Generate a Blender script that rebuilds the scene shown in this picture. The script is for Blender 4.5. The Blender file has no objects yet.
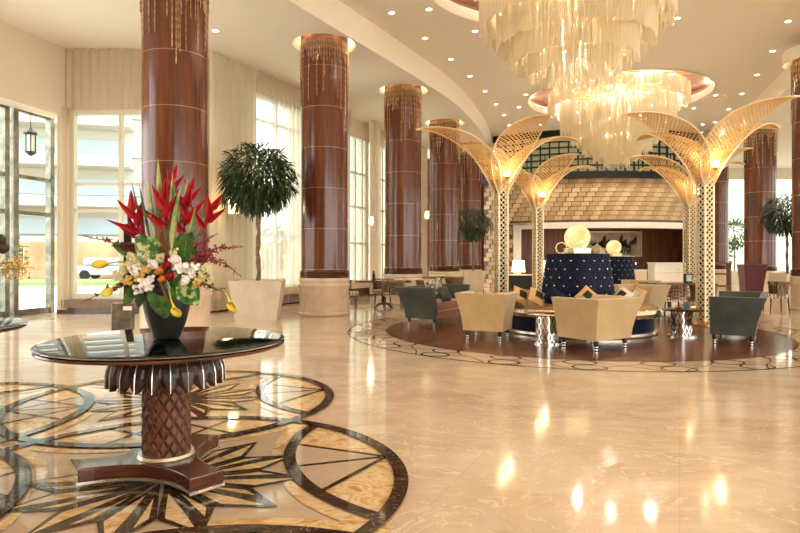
import bpy, bmesh, math, random
from mathutils import Vector, Matrix
from mathutils.geometry import delaunay_2d_cdt
random.seed(7)
R = math.radians; PI = math.pi
SC = bpy.context.scene; COL = SC.collection

# ---------------------------------------------------------------- camera, world, exposure
cam_data = bpy.data.cameras.new('camera'); cam = bpy.data.objects.new('camera', cam_data)
COL.objects.link(cam); SC.camera = cam
cam.location = (0, 0, 1.3); cam.rotation_euler = (R(90), 0, 0)
cam_data.sensor_width = 36; cam_data.lens = 27; cam_data.shift_y = -6.5/800
cam_data.clip_end = 400
SC.view_settings.view_transform = 'Standard'; SC.view_settings.look = 'None'
SC.view_settings.exposure = 0.64; SC.view_settings.gamma = 1.0
SC.view_settings.use_curve_mapping = False
cy = SC.cycles
cy.max_bounces = 10; cy.diffuse_bounces = 5; cy.glossy_bounces = 4; cy.transmission_bounces = 6
cy.transparent_max_bounces = 12; cy.caustics_reflective = False; cy.caustics_refractive = False
cy.use_denoising = True; cy.sample_clamp_indirect = 6.0
W = bpy.data.worlds.new('world'); SC.world = W; W.use_nodes = True
bg = W.node_tree.nodes['Background']; bg.inputs[0].default_value = (1.0, .975, .94, 1); bg.inputs[1].default_value = 3.3

def area(name, loc, target, sx, sy, power, col=(1,.93,.82)):
    l = bpy.data.lights.new(name, 'AREA'); l.shape = 'RECTANGLE'; l.size = sx; l.size_y = sy
    l.energy = power; l.color = col
    o = bpy.data.objects.new(name, l); COL.objects.link(o); o.location = loc
    o.rotation_euler = (Vector(target)-Vector(loc)).to_track_quat('-Z', 'Y').to_euler(); return o
# sun high behind the visitor: it lights the street and buildings outside
sl = bpy.data.lights.new('sun','SUN'); sl.energy = 1.6; sl.angle = R(1); sl.color = (1,.94,.84)
so = bpy.data.objects.new('sun', sl); COL.objects.link(so); so.rotation_euler = (R(42),0,R(-8))

# ---------------------------------------------------------------- helpers
def point(name, loc, power, col=(1,.86,.68), size=.1, parent=None):
    l = bpy.data.lights.new(name, 'POINT'); l.energy = power; l.color = col; l.shadow_soft_size = size
    o = bpy.data.objects.new(name, l); COL.objects.link(o); o.location = loc
    if parent: o.parent = parent
    return o
def spot(name, loc, power, col=(1,.93,.83), ang=95, parent=None, size=.06):
    l = bpy.data.lights.new(name, 'SPOT'); l.energy = power; l.color = col; l.spot_size = R(ang); l.spot_blend = .7
    l.shadow_soft_size = size
    o = bpy.data.objects.new(name, l); COL.objects.link(o); o.location = loc
    if parent: o.parent = parent
    return o
def tag(o, label=None, cat=None, group=None, kind=None):
    if label: o['label'] = label
    if cat: o['category'] = cat
    if group: o['group'] = group
    if kind: o['kind'] = kind
    return o
def empty(name, loc=(0,0,0), rz=0, label=None, cat=None, group=None):
    o = bpy.data.objects.new(name, None); COL.objects.link(o); o.location = loc; o.rotation_euler = (0,0,rz)
    o.empty_display_size = .1
    return tag(o, label, cat, group)
def kids(o): return [c for c in bpy.data.objects if c.parent == o]
def copy_tree(o, loc=None, rz=None, label=None, group=None, cat=None, scale=None, parent=None):
    c = o.copy(); COL.objects.link(c)
    if parent: c.parent = parent
    for ch in kids(o): copy_tree(ch, parent=c)
    if loc is not None: c.location = loc
    if rz is not None: c.rotation_euler = (0,0,rz)
    if scale is not None: c.scale = (scale,)*3 if not hasattr(scale, '__len__') else scale
    if label: c['label'] = label
    if group: c['group'] = group
    if cat: c['category'] = cat
    return c

class MB:
    def __init__(s): s.v = []; s.f = []; s.m = []; s.mi = 0
    def add(s, vs, fs):
        b = len(s.v); s.v += [tuple(v) for v in vs]; s.f += [tuple(b+i for i in f) for f in fs]; s.m += [s.mi]*len(fs)
    def quad(s, a, b, c, d): s.add([a,b,c,d], [(0,1,2,3)])
    def box(s, c, d, rz=0, rot=None):
        x,y,z = [q/2 for q in d]
        M = rot if rot is not None else Matrix.Rotation(rz, 3, 'Z')
        vs = [M @ Vector((i*x,j*y,k*z)) + Vector(c) for i in (-1,1) for j in (-1,1) for k in (-1,1)]
        s.add(vs, [(0,1,3,2),(4,6,7,5),(0,4,5,1),(2,3,7,6),(0,2,6,4),(1,5,7,3)])
    def bar(s, a, b, w, t=None, up=(0,0,1)):
        a=Vector(a); b=Vector(b); d=b-a; L=d.length
        if L < 1e-6: return
        q = d.to_track_quat('Y','Z').to_matrix()
        s.box((a+b)/2, (w, L, t or w), rot=q)
    def lathe(s, prof, n=32, c=(0,0,0), cap=True, a0=0, a1=2*PI):
        full = abs(a1-a0-2*PI) < 1e-6; m = n if full else n+1
        vs = []
        for r,z in prof:
            for i in range(m):
                a = a0+(a1-a0)*i/n; vs.append((c[0]+r*math.cos(a), c[1]+r*math.sin(a), c[2]+z))
        fs = []
        for k in range(len(prof)-1):
            for i in range(n):
                j = (i+1)%m if full else i+1
                fs.append((k*m+i, k*m+j, (k+1)*m+j, (k+1)*m+i))
        if cap and full:
            if prof[0][0] > 1e-5: fs.append(tuple(range(m))[::-1])
            if prof[-1][0] > 1e-5: fs.append(tuple((len(prof)-1)*m+i for i in range(m)))
        s.add(vs, fs)
    def tube(s, pts, r, n=6, cap=True):
        pts = [Vector(p) for p in pts]; rs = r if hasattr(r,'__len__') else [r]*len(pts)
        vs = []; N = len(pts); ref = None
        for i,p in enumerate(pts):
            d = (pts[min(i+1,N-1)]-pts[max(i-1,0)]).normalized()
            if ref is None: ref = Vector((0,0,1)) if abs(d.z) < .9 else Vector((1,0,0))
            u = (ref - d*ref.dot(d))
            if u.length < 1e-4: u = Vector((0,1,0))
            u.normalize(); ref = u; w = d.cross(u)
            for k in range(n):
                a = 2*PI*k/n; vs.append(p + (u*math.cos(a)+w*math.sin(a))*rs[i])
        fs = [(i*n+k, i*n+(k+1)%n, (i+1)*n+(k+1)%n, (i+1)*n+k) for i in range(N-1) for k in range(n)]
        if cap: fs += [tuple(range(n))[::-1], tuple((N-1)*n+k for k in range(n))]
        s.add(vs, fs)
    def prism(s, poly, z0, z1):
        n = len(poly)
        s.add([(x,y,z0) for x,y in poly]+[(x,y,z1) for x,y in poly],
              [tuple(range(n))[::-1], tuple(range(n,2*n))]+[(i,(i+1)%n,n+(i+1)%n,n+i) for i in range(n)])
    def sphere(s, c, r, n=12, m=8, sz=1):
        s.lathe([(max(r*math.sin(PI*k/m),1e-6), -r*sz*math.cos(PI*k/m)) for k in range(m+1)], n, c, cap=False)
    def leaf(s, base, d, nrm, L, w, droop=0, seg=4, cup=.15, prof=None):
        base=Vector(base); d=Vector(d).normalized(); nrm=Vector(nrm)
        side = d.cross(nrm)
        if side.length < 1e-4: side = d.cross(Vector((1,0,0)))
        side.normalize(); nn = side.cross(d).normalized()
        vs = []; p = base.copy(); dd = d.copy()
        for i in range(seg+1):
            t = i/seg; wi = w*.5*(prof(t) if prof else max(.02, math.sin(PI*min(1,t*.92+.06))**.8))
            n2 = side.cross(dd).normalized()
            vs += [p-side*wi+n2*wi*cup*2, p, p+side*wi+n2*wi*cup*2]
            dd = (dd + Vector((0,0,-droop/seg))).normalized(); p = p + dd*(L/seg)
        fs = []
        for i in range(seg): a=i*3; fs += [(a,a+1,a+4,a+3),(a+1,a+2,a+5,a+4)]
        s.add(vs, fs)
    def build(s, name, mat, parent=None, smooth=False, bevel=0, loc=None, subsurf=0, solid=0):
        me = bpy.data.meshes.new(name); me.from_pydata(s.v, [], s.f)
        mats = mat if isinstance(mat,(list,tuple)) else [mat]
        for m in mats: me.materials.append(m)
        if len(mats) > 1: me.polygons.foreach_set('material_index', s.m)
        me.update()
        bm = bmesh.new(); bm.from_mesh(me)
        if not solid: bmesh.ops.recalc_face_normals(bm, faces=bm.faces)
        bm.to_mesh(me); bm.free()
        if smooth:
            me.polygons.foreach_set('use_smooth', [True]*len(me.polygons))
            try: me.set_sharp_from_angle(angle=R(40))
            except Exception: pass
        o = bpy.data.objects.new(name, me); COL.objects.link(o)
        if parent: o.parent = parent
        if loc is not None: o.location = loc
        if bevel:
            b = o.modifiers.new('bevel','BEVEL'); b.width = bevel; b.segments = 3; b.limit_method='ANGLE'; b.angle_limit=R(35)
        if subsurf:
            b = o.modifiers.new('sub','SUBSURF'); b.levels = subsurf; b.render_levels = subsurf
        if solid:
            b = o.modifiers.new('solid','SOLIDIFY'); b.thickness = solid
        return o
def struct(o): o['kind'] = 'structure'; return o

# ---------------------------------------------------------------- materials
def mat(name, col, rough=.5, metal=0, emit=None, es=0, trans=0, coat=0, spec=.5, alpha=1, sheen=0, ior=1.45):
    m = bpy.data.materials.new(name); m.use_nodes = True
    b = m.node_tree.nodes['Principled BSDF']
    b.inputs['Base Color'].default_value = (*col,1); b.inputs['Roughness'].default_value = rough
    b.inputs['Metallic'].default_value = metal; b.inputs['Specular IOR Level'].default_value = spec
    b.inputs['Transmission Weight'].default_value = trans; b.inputs['Coat Weight'].default_value = coat
    b.inputs['Sheen Weight'].default_value = sheen; b.inputs['IOR'].default_value = ior; b.inputs['Alpha'].default_value = alpha
    if emit: b.inputs['Emission Color'].default_value = (*emit,1); b.inputs['Emission Strength'].default_value = es
    return m
def nodes(m): return m.node_tree.nodes, m.node_tree.links, m.node_tree.nodes['Principled BSDF']
def ramp(N, stops, mode='LINEAR'):
    r = N.new('ShaderNodeValToRGB'); e = r.color_ramp.elements; r.color_ramp.interpolation = mode
    while len(e) < len(stops): e.new(.5)
    for k,(p,c) in enumerate(stops): e[k].position = p; e[k].color = (*c,1)
    return r
def coords(N, L, scale=(1,1,1), kind='Object', rot=(0,0,0)):
    t = N.new('ShaderNodeTexCoord'); mp = N.new('ShaderNodeMapping'); mp.inputs['Scale'].default_value = scale
    mp.inputs['Rotation'].default_value = rot
    L.new(t.outputs[kind], mp.inputs[0]); return mp.outputs[0]
def noise(N, L, vec, scale, detail=4, rough=.55, dist=0):
    n = N.new('ShaderNodeTexNoise'); n.inputs['Scale'].default_value = scale; n.inputs['Detail'].default_value = detail
    n.inputs['Roughness'].default_value = rough; n.inputs['Distortion'].default_value = dist
    L.new(vec, n.inputs['Vector']); return n.outputs['Fac']
def bump(N, L, b, h, strength=.3, dist=.02):
    bp = N.new('ShaderNodeBump'); bp.inputs['Strength'].default_value = strength; bp.inputs['Distance'].default_value = dist
    L.new(h, bp.inputs['Height']); L.new(bp.outputs[0], b.inputs['Normal'])
def noisy(name, stops, scale=5, stretch=(1,1,1), rough=.5, metal=0, dist=0, detail=4, bmp=0, **k):
    m = mat(name, stops[0][1], rough, metal, **k); N,L,b = nodes(m)
    v = coords(N, L, stretch); n = noise(N, L, v, scale, detail, .55, dist)
    r = ramp(N, stops); L.new(n, r.inputs[0]); L.new(r.outputs[0], b.inputs['Base Color'])
    if bmp: bump(N, L, b, n, bmp)
    return m
def mathn(N, L, op, a, b_=None):
    n = N.new('ShaderNodeMath'); n.operation = op
    for i,x in enumerate((a,b_)):
        if x is None: continue
        if isinstance(x,(int,float)): n.inputs[i].default_value = x
        else: L.new(x, n.inputs[i])
    return n.outputs[0]

def marble(name, stops, scale, rough=.07, coat=0, veins=None, grid=None, dist=1.2):
    m = mat(name, stops[0][1], rough, coat=coat); N,L,b = nodes(m)
    v = coords(N, L, (1,1.6,1), 'Object', (0,0,R(25)))
    n = noise(N, L, v, scale, 7, .6, dist); r = ramp(N, stops); L.new(n, r.inputs[0]); out = r.outputs[0]
    if veins:
        n2 = noise(N, L, v, veins[0], 5, .5, 2.5)
        a = mathn(N, L, 'ABSOLUTE', mathn(N, L, 'SUBTRACT', n2, .5))
        rr = ramp(N, [(0,(1,1,1)),(veins[1],(0,0,0))]); L.new(a, rr.inputs[0])
        mx = N.new('ShaderNodeMixRGB'); L.new(rr.outputs[0], mx.inputs[0]); L.new(out, mx.inputs[1]); mx.inputs[2].default_value = (*veins[2],1)
        out = mx.outputs[0]
    if grid:
        t = N.new('ShaderNodeTexBrick'); t.offset = 0; t.inputs['Scale'].default_value = 1
        t.inputs['Brick Width'].default_value = grid; t.inputs['Row Height'].default_value = grid
        t.inputs['Mortar Size'].default_value = .002; t.inputs['Mortar Smooth'].default_value = .3
        t.inputs['Color1'].default_value=(1,1,1,1); t.inputs['Color2'].default_value=(.96,.955,.95,1); t.inputs['Mortar'].default_value=(.82,.78,.72,1)
        L.new(coords(N, L, (1,1,1), 'Object', (0,0,R(25))), t.inputs['Vector'])
        mx = N.new('ShaderNodeMixRGB'); mx.blend_type='MULTIPLY'; mx.inputs[0].default_value=1
        L.new(out, mx.inputs[1]); L.new(t.outputs[0], mx.inputs[2]); out = mx.outputs[0]
    L.new(out, b.inputs['Base Color']); return m
M = {}
M['floor'] = marble('cream_marble', [(.3,(.62,.465,.31)),(.5,(.72,.56,.39)),(.7,(.80,.66,.49))], 1.1, .092, veins=(1.3,.012,(.85,.74,.58)), grid=1.2)
M['beige'] = marble('beige_marble', [(.3,(.56,.41,.27)),(.7,(.68,.52,.36))], 2.5, .05)
M['onyx'] = marble('honey_onyx', [(.3,(.50,.25,.08)),(.43,(.72,.43,.17)),(.52,(.86,.66,.38)),(.62,(.66,.38,.14)),(.72,(.88,.72,.5))], 3.2, .05, dist=2.5)
M['dark'] = marble('dark_emperador', [(.3,(.02,.012,.008)),(.55,(.055,.033,.02)),(.75,(.10,.065,.04))], 6, .05, veins=(3.0,.008,(.45,.33,.22)))
M['line'] = mat('dark_line_marble', (.07,.04,.025), .1)
M['ringfloor'] = marble('pale_marble', [(.3,(.66,.48,.31)),(.7,(.80,.63,.45))], 3, .06)
M['ceiling'] = mat('cream_ceiling_paint', (.93,.88,.79), .75)
M['soffit'] = mat('cream_soffit_paint', (.90,.85,.76), .75)
M['fascia'] = mat('ivory_fascia_paint', (.92,.85,.72), .6)
M['wallpaint'] = mat('cream_wall_paint', (.78,.68,.53), .7)
M['copper'] = noisy('copper_leaf', [(.3,(.15,.065,.035)),(.7,(.33,.16,.085))], 3, rough=.45, metal=.7)
M['gold'] = mat('satin_gold', (.80,.55,.22), .28, 1)
M['palegold'] = mat('pale_gold', (.90,.72,.42), .35, .8)
M['lattice'] = mat('gold_lattice', (.86,.56,.22), .4, .4)
M['latticerim'] = mat('ivory_gold_rim', (.98,.82,.52), .4, .3)
M['black'] = mat('black_metal', (.015,.014,.013), .35, .3)
M['chrome'] = mat('chrome', (.82,.80,.76), .1, 1)
M['silver'] = mat('silver_leaf', (.85,.78,.66), .25, .9)
M['bronze'] = noisy('bronze_frame', [(.3,(.10,.12,.10)),(.7,(.34,.30,.24))], 6, rough=.25, metal=.7)
M['whiteframe'] = mat('ivory_window_frame', (.70,.66,.52), .4)
M['glass'] = mat('clear_glass', (.93,.97,.95), .0, trans=1, ior=1.05)
def arch_glass():
    m = bpy.data.materials.new('window_pane_glass'); m.use_nodes=True; N=m.node_tree.nodes; L=m.node_tree.links; N.clear()
    o=N.new('ShaderNodeOutputMaterial'); mx=N.new('ShaderNodeMixShader'); t=N.new('ShaderNodeBsdfTransparent'); g=N.new('ShaderNodeBsdfGlossy')
    lw=N.new('ShaderNodeLayerWeight'); fr=N.new('ShaderNodeMath'); fr.operation='POWER'; fr.inputs[1].default_value=5; L.new(lw.outputs['Facing'],fr.inputs[0])
    t.inputs[0].default_value=(.90,.95,.93,1); g.inputs['Roughness'].default_value=.02
    L.new(fr.outputs[0],mx.inputs[0]); L.new(t.outputs[0],mx.inputs[1]); L.new(g.outputs[0],mx.inputs[2]); L.new(mx.outputs[0],o.inputs[0]); return m
M['pane'] = arch_glass()
def cloth_trans(name, col, a, t):
    m = bpy.data.materials.new(name); m.use_nodes=True; N=m.node_tree.nodes; L=m.node_tree.links; N.clear()
    o=N.new('ShaderNodeOutputMaterial'); d=N.new('ShaderNodeBsdfDiffuse'); tr=N.new('ShaderNodeBsdfTranslucent'); tp=N.new('ShaderNodeBsdfTransparent')
    m1=N.new('ShaderNodeMixShader'); m2=N.new('ShaderNodeMixShader'); m1.inputs[0].default_value=t; m2.inputs[0].default_value=a
    d.inputs[0].default_value=(*col,1); tr.inputs[0].default_value=(*col,1)
    L.new(d.outputs[0],m1.inputs[1]); L.new(tr.outputs[0],m1.inputs[2]); L.new(m1.outputs[0],m2.inputs[1]); L.new(tp.outputs[0],m2.inputs[2])
    L.new(m2.outputs[0],o.inputs[0]); return m
M['sheer'] = cloth_trans('sheer_voile', (.92,.88,.78), .45, .6)
M['curtain'] = cloth_trans('beige_drape', (.74,.63,.48), 0.0, .25)
M['curtain2'] = cloth_trans('cream_drape', (.86,.78,.62), 0.0, .35)
M['bulb'] = mat('lamp_glow', (1,.9,.7), .5, emit=(1,.86,.6), es=7)
M['downlight'] = mat('downlight_glow', (1,.9,.7), .5, emit=(1,.92,.75), es=12)
M['sconce'] = mat('sconce_glow', (1,.9,.7), .5, emit=(1,.82,.5), es=1.2)
def globe_mat():
    m = mat('alabaster_globe', (.35,.22,.10), .4); N,L,b = nodes(m)
    v = coords(N,L); n = noise(N,L,v,7,5,.6,1.0); r = ramp(N,[(.38,(1,.50,.13)),(.5,(1,.72,.30)),(.62,(1,.9,.58))]); L.new(n,r.inputs[0])
    L.new(r.outputs[0], b.inputs['Emission Color']); b.inputs['Emission Strength'].default_value=.68; return m
M['globe'] = globe_mat()
def crystal():
    m = bpy.data.materials.new('crystal_beads'); m.use_nodes=True; N=m.node_tree.nodes; L=m.node_tree.links; N.clear()
    o=N.new('ShaderNodeOutputMaterial'); d=N.new('ShaderNodeBsdfTranslucent'); g=N.new('ShaderNodeBsdfGlossy'); df=N.new('ShaderNodeBsdfDiffuse')
    for s_ in (d,df): s_.inputs[0].default_value=(.97,.90,.74,1)
    g.inputs[0].default_value=(1,.93,.78,1); g.inputs['Roughness'].default_value=.3
    m1=N.new('ShaderNodeMixShader'); m1.inputs[0].default_value=.5; m2=N.new('ShaderNodeMixShader'); m2.inputs[0].default_value=.12
    L.new(df.outputs[0],m1.inputs[1]); L.new(d.outputs[0],m1.inputs[2]); L.new(m1.outputs[0],m2.inputs[1]); L.new(g.outputs[0],m2.inputs[2]); L.new(m2.outputs[0],o.inputs[0]); return m
M['crystal'] = crystal()
M['crystal2'] = mat('amber_crystal_beads', (.95,.84,.62), .2, 0)
def column_mat():
    m = mat('cherry_veneer', (.3,.08,.03), .22, coat=.2); N,L,b = nodes(m)
    t = N.new('ShaderNodeTexCoord'); s = N.new('ShaderNodeSeparateXYZ'); L.new(t.outputs['Object'], s.inputs[0])
    a = mathn(N,L,'ARCTAN2', s.outputs[1], s.outputs[0])
    seg = mathn(N,L,'FLOOR', mathn(N,L,'MULTIPLY', a, 12/PI))
    row = mathn(N,L,'FLOOR', mathn(N,L,'DIVIDE', mathn(N,L,'SUBTRACT', s.outputs[2], .14), .94))
    wn = N.new('ShaderNodeTexWhiteNoise'); wn.noise_dimensions='2D'; cb = N.new('ShaderNodeCombineXYZ'); L.new(seg, cb.inputs[0]); L.new(row, cb.inputs[1]); L.new(cb.outputs[0], wn.inputs['Vector'])
    v = coords(N,L,(5,5,.35)); n = noise(N,L,v,3,6,.6,.5)
    f = mathn(N,L,'ADD', mathn(N,L,'MULTIPLY', n, .66), mathn(N,L,'ADD', mathn(N,L,'MULTIPLY', wn.outputs['Value'], .15), .07))
    r = ramp(N,[(.28,(.05,.014,.006)),(.5,(.145,.042,.017)),(.72,(.26,.088,.034))]); L.new(f, r.inputs[0])
    fr = mathn(N,L,'FRACT', mathn(N,L,'DIVIDE', mathn(N,L,'SUBTRACT', s.outputs[2], .14), .94))
    ln = mathn(N,L,'LESS_THAN', fr, .012)
    mx = N.new('ShaderNodeMixRGB'); L.new(ln, mx.inputs[0]); L.new(r.outputs[0], mx.inputs[1]); mx.inputs[2].default_value=(.42,.28,.17,1)
    L.new(mx.outputs[0], b.inputs['Base Color']); return m
M['column'] = column_mat()
M['darkwood'] = noisy('mahogany', [(.3,(.04,.010,.006)),(.7,(.13,.035,.016))], 4, (1,1,8), .22, coat=.4)
M['carved'] = noisy('carved_walnut', [(.3,(.06,.018,.008)),(.7,(.18,.062,.026))], 9, rough=.42)
M['carvedark'] = noisy('dark_carved_wood', [(.3,(.015,.008,.006)),(.7,(.06,.028,.018))], 25, rough=.35)
M['brownwall'] = noisy('brown_wood_panel', [(.3,(.13,.045,.02)),(.7,(.24,.09,.04))], 2, (3,3,.4), .4)
M['column_base'] = marble('base_marble', [(.3,(.62,.47,.31)),(.7,(.77,.62,.44))], 2.2, .12)
M['planter'] = noisy('stone_planter', [(.3,(.62,.52,.38)),(.7,(.72,.62,.47))], 3, rough=.5)
M['navy'] = mat('navy_velvet', (.0025,.006,.024), .6, spec=.2)
M['teal'] = noisy('grey_teal_velvet', [(.3,(.035,.046,.038)),(.7,(.075,.088,.07))], 3, rough=.6, sheen=.12)
M['rust'] = mat('rust_velvet', (.34,.11,.035), .55, sheen=.4)
M['goldfab'] = noisy('gold_satin_fabric', [(.3,(.50,.34,.15)),(.7,(.62,.44,.21))], 3, rough=.36, sheen=.3)
M['tan'] = mat('tan_silk', (.70,.42,.16), .4)
M['blackfab'] = mat('black_fabric', (.02,.018,.016), .6)
M['cream'] = mat('cream_fabric', (.85,.76,.6), .6)
M['whitelit'] = mat('white_lacquer', (.92,.88,.80), .3)
def plank():
    m = mat('walnut_planks', (.2,.07,.03), .2); N,L,b = nodes(m)
    t = N.new('ShaderNodeTexBrick'); t.inputs['Scale'].default_value=1; t.inputs['Brick Width'].default_value=1.1; t.inputs['Row Height'].default_value=.12
    t.inputs['Mortar Size'].default_value=.003; t.inputs['Color1'].default_value=(.085,.028,.013,1); t.inputs['Color2'].default_value=(.24,.088,.038,1); t.inputs['Mortar'].default_value=(.05,.015,.01,1)
    L.new(coords(N,L,(1,1,1),'Object',(0,0,R(-25))), t.inputs['Vector'])
    n = noise(N,L,coords(N,L,(1,9,1),'Object',(0,0,R(-25))),3,5)
    mx = N.new('ShaderNodeMixRGB'); mx.blend_type='OVERLAY'; mx.inputs[0].default_value=.6; L.new(t.outputs[0],mx.inputs[1]); L.new(n,mx.inputs[2]); L.new(mx.outputs[0], b.inputs['Base Color']); return m
M['plank'] = plank()
def painted_tuft(name, c1, c2, s=24):
    m = mat(name, c1, .35); N,L,b = nodes(m)
    ck = N.new('ShaderNodeTexChecker'); ck.inputs['Scale'].default_value = s
    ck.inputs['Color1'].default_value=(*c1,1); ck.inputs['Color2'].default_value=(*c2,1)
    L.new(coords(N,L,(1,1,.8),'Object',(0,R(45),0)), ck.inputs['Vector']); L.new(ck.outputs[0], b.inputs['Base Color']); return m
M['painted_tuft'] = painted_tuft('brown_leather_painted_tufts', (.045,.02,.012), (.30,.18,.10))
M['painted_tuft2'] = painted_tuft('pale_leather_painted_tufts', (.10,.05,.03), (.75,.62,.46))
M['leafdark'] = noisy('dark_green_leaf', [(.3,(.012,.03,.008)),(.7,(.05,.085,.02))], 4, rough=.45)
M['leaf'] = noisy('green_leaf', [(.38,(.012,.05,.010)),(.6,(.075,.17,.03))], 22, rough=.35)
M['leaflight'] = noisy('variegated_leaf', [(.42,(.03,.12,.025)),(.52,(.09,.20,.04)),(.57,(.50,.52,.22))], 26, rough=.4)
M['spike'] = noisy('pale_green_spike', [(.35,(.10,.22,.04)),(.65,(.50,.52,.18))], 10, rough=.4)
M['red'] = noisy('red_bract', [(.3,(.24,.003,.008)),(.7,(.58,.015,.022))], 12, rough=.4)
M['darkred'] = mat('crimson_orchid', (.22,.01,.02), .45)
M['whiteflower'] = mat('white_petal', (.92,.88,.80), .5)
M['creamflower'] = mat('cream_green_petal', (.72,.66,.34), .5)
M['darkred_rose'] = mat('deep_red_petal', (.38,.01,.015), .5)
M['paleyellow'] = mat('pale_yellow_petal', (.85,.60,.18), .5)
M['yellow'] = mat('yellow_petal', (.85,.66,.08), .45)
M['orange'] = mat('orange_petal', (.80,.26,.03), .5)
M['peach'] = mat('golden_petal', (.80,.50,.12), .5)
M['stem'] = mat('green_stem', (.10,.16,.03), .5)
M['brownstem'] = mat('brown_stem', (.16,.06,.02), .5)
M['bark'] = noisy('pale_bark', [(.3,(.12,.07,.035)),(.7,(.32,.20,.11))], 14, (1,1,3), .7, bmp=.5)
def vase_mat():
    m = mat('hammered_pewter', (.05,.055,.06), .25, .85); N,L,b = nodes(m)
    t = N.new('ShaderNodeTexBrick'); t.inputs['Scale'].default_value=16; t.inputs['Mortar Size'].default_value=.06
    t.inputs['Color1'].default_value=(.5,.5,.5,1); t.inputs['Color2'].default_value=(1,1,1,1); t.inputs['Mortar'].default_value=(0,0,0,1)
    tc = N.new('ShaderNodeTexCoord'); s = N.new('ShaderNodeSeparateXYZ'); L.new(tc.outputs['Object'], s.inputs[0])
    a = mathn(N,L,'ARCTAN2', s.outputs[1], s.outputs[0]); cb = N.new('ShaderNodeCombineXYZ'); L.new(mathn(N,L,'MULTIPLY',a,.13), cb.inputs[0]); L.new(s.outputs[2], cb.inputs[1])
    L.new(cb.outputs[0], t.inputs['Vector']); bump(N,L,b,t.outputs[0],.9,.010); return m
M['vase'] = vase_mat()
M['block_light'] = noisy('woven_block_light',[(.3,(.56,.38,.19)),(.7,(.74,.53,.29))],1.5,rough=.45)
M['block_dark'] = noisy('woven_block_dark',[(.3,(.42,.27,.125)),(.7,(.57,.39,.20))],1.5,rough=.45)
# ---------------------------------------------------------------- setting: floor with inlays
OUT=[(-13,-7),(24,-7),(24,9),(25.6,33.8),(1,33.8),(1,28.2),(-5.05,14.75),(-8.7,14.95),(-10.3,9)]
H1, H2 = 6.42, 7.1                      # soffit and raised ceiling
mb = MB(); mb.add([(x,y,0) for x,y in OUT],[tuple(range(len(OUT)))]); floor = struct(mb.build('floor', M['floor']))

MC = [(-1.39,3.52),(-2.06,5.56),(-.72,1.48),(-3.43,2.84),(-4.10,4.88),(-2.76,.80)]
DA, DB = (2.04,.68), (-.68,2.04); MR = 1.44
def inside(p, c, r): return (p[0]-c[0])**2+(p[1]-c[1])**2 <= r*r
def ringpart(mb, c, r0, r1, z, test=None, n=144):
    for i in range(n):
        a0, a1 = 2*PI*i/n, 2*PI*(i+1)/n; am=(a0+a1)/2; rm=(r0+r1)/2
        if test and not test((c[0]+rm*math.cos(am), c[1]+rm*math.sin(am))): continue
        mb.quad((c[0]+r0*math.cos(a0),c[1]+r0*math.sin(a0),z),(c[0]+r1*math.cos(a0),c[1]+r1*math.sin(a0),z),
                (c[0]+r1*math.cos(a1),c[1]+r1*math.sin(a1),z),(c[0]+r0*math.cos(a1),c[1]+r0*math.sin(a1),z))
def strip(mb, a, b, w, z):
    a=Vector((*a,z)); b=Vector((*b,z)); d=(b-a).normalized(); s=Vector((-d.y,d.x,0))*w/2
    mb.quad(a-s, b-s, b+s, a+s)
beige, onyx, darkm = MB(), MB(), MB()
AX = math.atan2(DA[1], DA[0]); u = Vector(DA).normalized(); dist = Vector(DA).length
def P(c, r, a): return (c[0]+r*math.cos(a), c[1]+r*math.sin(a))
for ci, c in enumerate(MC):
    n = 96
    zb = .0008+ci*.0002
    beige.add([(*P(c, MR, 2*PI*i/n), zb) for i in range(n)], [tuple(range(n))])
for ci, c in enumerate(MC):
    zo = .0024
    for k in range(4):
        ax = AX+k*PI/2; oc = P(c, dist, ax)
        # lens filled with onyx
        half = math.acos(dist/2/MR); pts = []
        for i in range(13): pts.append(P(c, MR, ax-half+2*half*i/12))
        for i in range(1,12): pts.append(P(oc, MR, ax+PI-half+2*half*i/12))
        onyx.add([(*p, zo+k*.0001+ci*.0004) for p in pts], [tuple(range(len(pts)))])
        # narrow onyx crescent inward of the lens
        cr = []
        for i in range(13): cr.append(P(oc, MR+.02, ax+PI-half*1.05+2.1*half*i/12))
        for i in range(12,-1,-1): cr.append(P(oc, MR+.02+.11*(1-abs(i/6-1)*.2)*abs(math.cos(PI*i/12))**.6, ax+PI-half*1.05+2.1*half*i/12))
        for i in range(12): onyx.add([(*q_,.0049+ci*.0001+k*.00002) for q_ in (cr[i],cr[i+1],cr[24-i],cr[25-i])], [(0,1,2,3)])
        apex = P(c, MR-.07, ax)
        hit = [P(oc, MR-.04, ax+PI+s_) for s_ in (-.34,0,.34)]
        for q in (0,1): beige.add([(*apex,.0056+ci*.00006),(*hit[q],.0056+ci*.00006),(*hit[q+1],.0056+ci*.00006)], [(0,1,2)])
        for h in hit: strip(darkm, apex, h, .035, .0061+ci*.00006+hit.index(h)*.00002)
        ringpart(darkm, oc, MR-.08, MR, .0085+ci*.0008+k*.00015, lambda p: inside(p, c, MR-.02), 200)
        mid = P(c, MR-.02, ax+PI/4)
    # compass star
    for k in range(12):
        a = AX+R(15)+k*R(30); tip=P(c,.84,a); vl=P(c,.56,a-R(15)); vr=P(c,.56,a+R(15)); o=P(c,.05,a)
        darkm.add([(*o,.0070),(*vl,.0070),(*tip,.0070),(*vr,.0070)], [(0,1,2,3)])
        onyx.add([(*P(c,.22,a-R(5)),.0076),(*P(c,.56,a-R(11)),.0076),(*P(c,.77,a-R(.8)),.0076),(*P(c,.52,a-R(1)),.0076)], [(0,1,2,3)])
        onyx.add([(*P(c,.26,a+R(8)),.0076),(*P(c,.54,a+R(11)),.0076),(*P(c,.64,a+R(6)),.0076)], [(0,1,2)])
    ringpart(darkm, c, MR-.085, MR, .0135+ci*.0004, None, 200)
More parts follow.
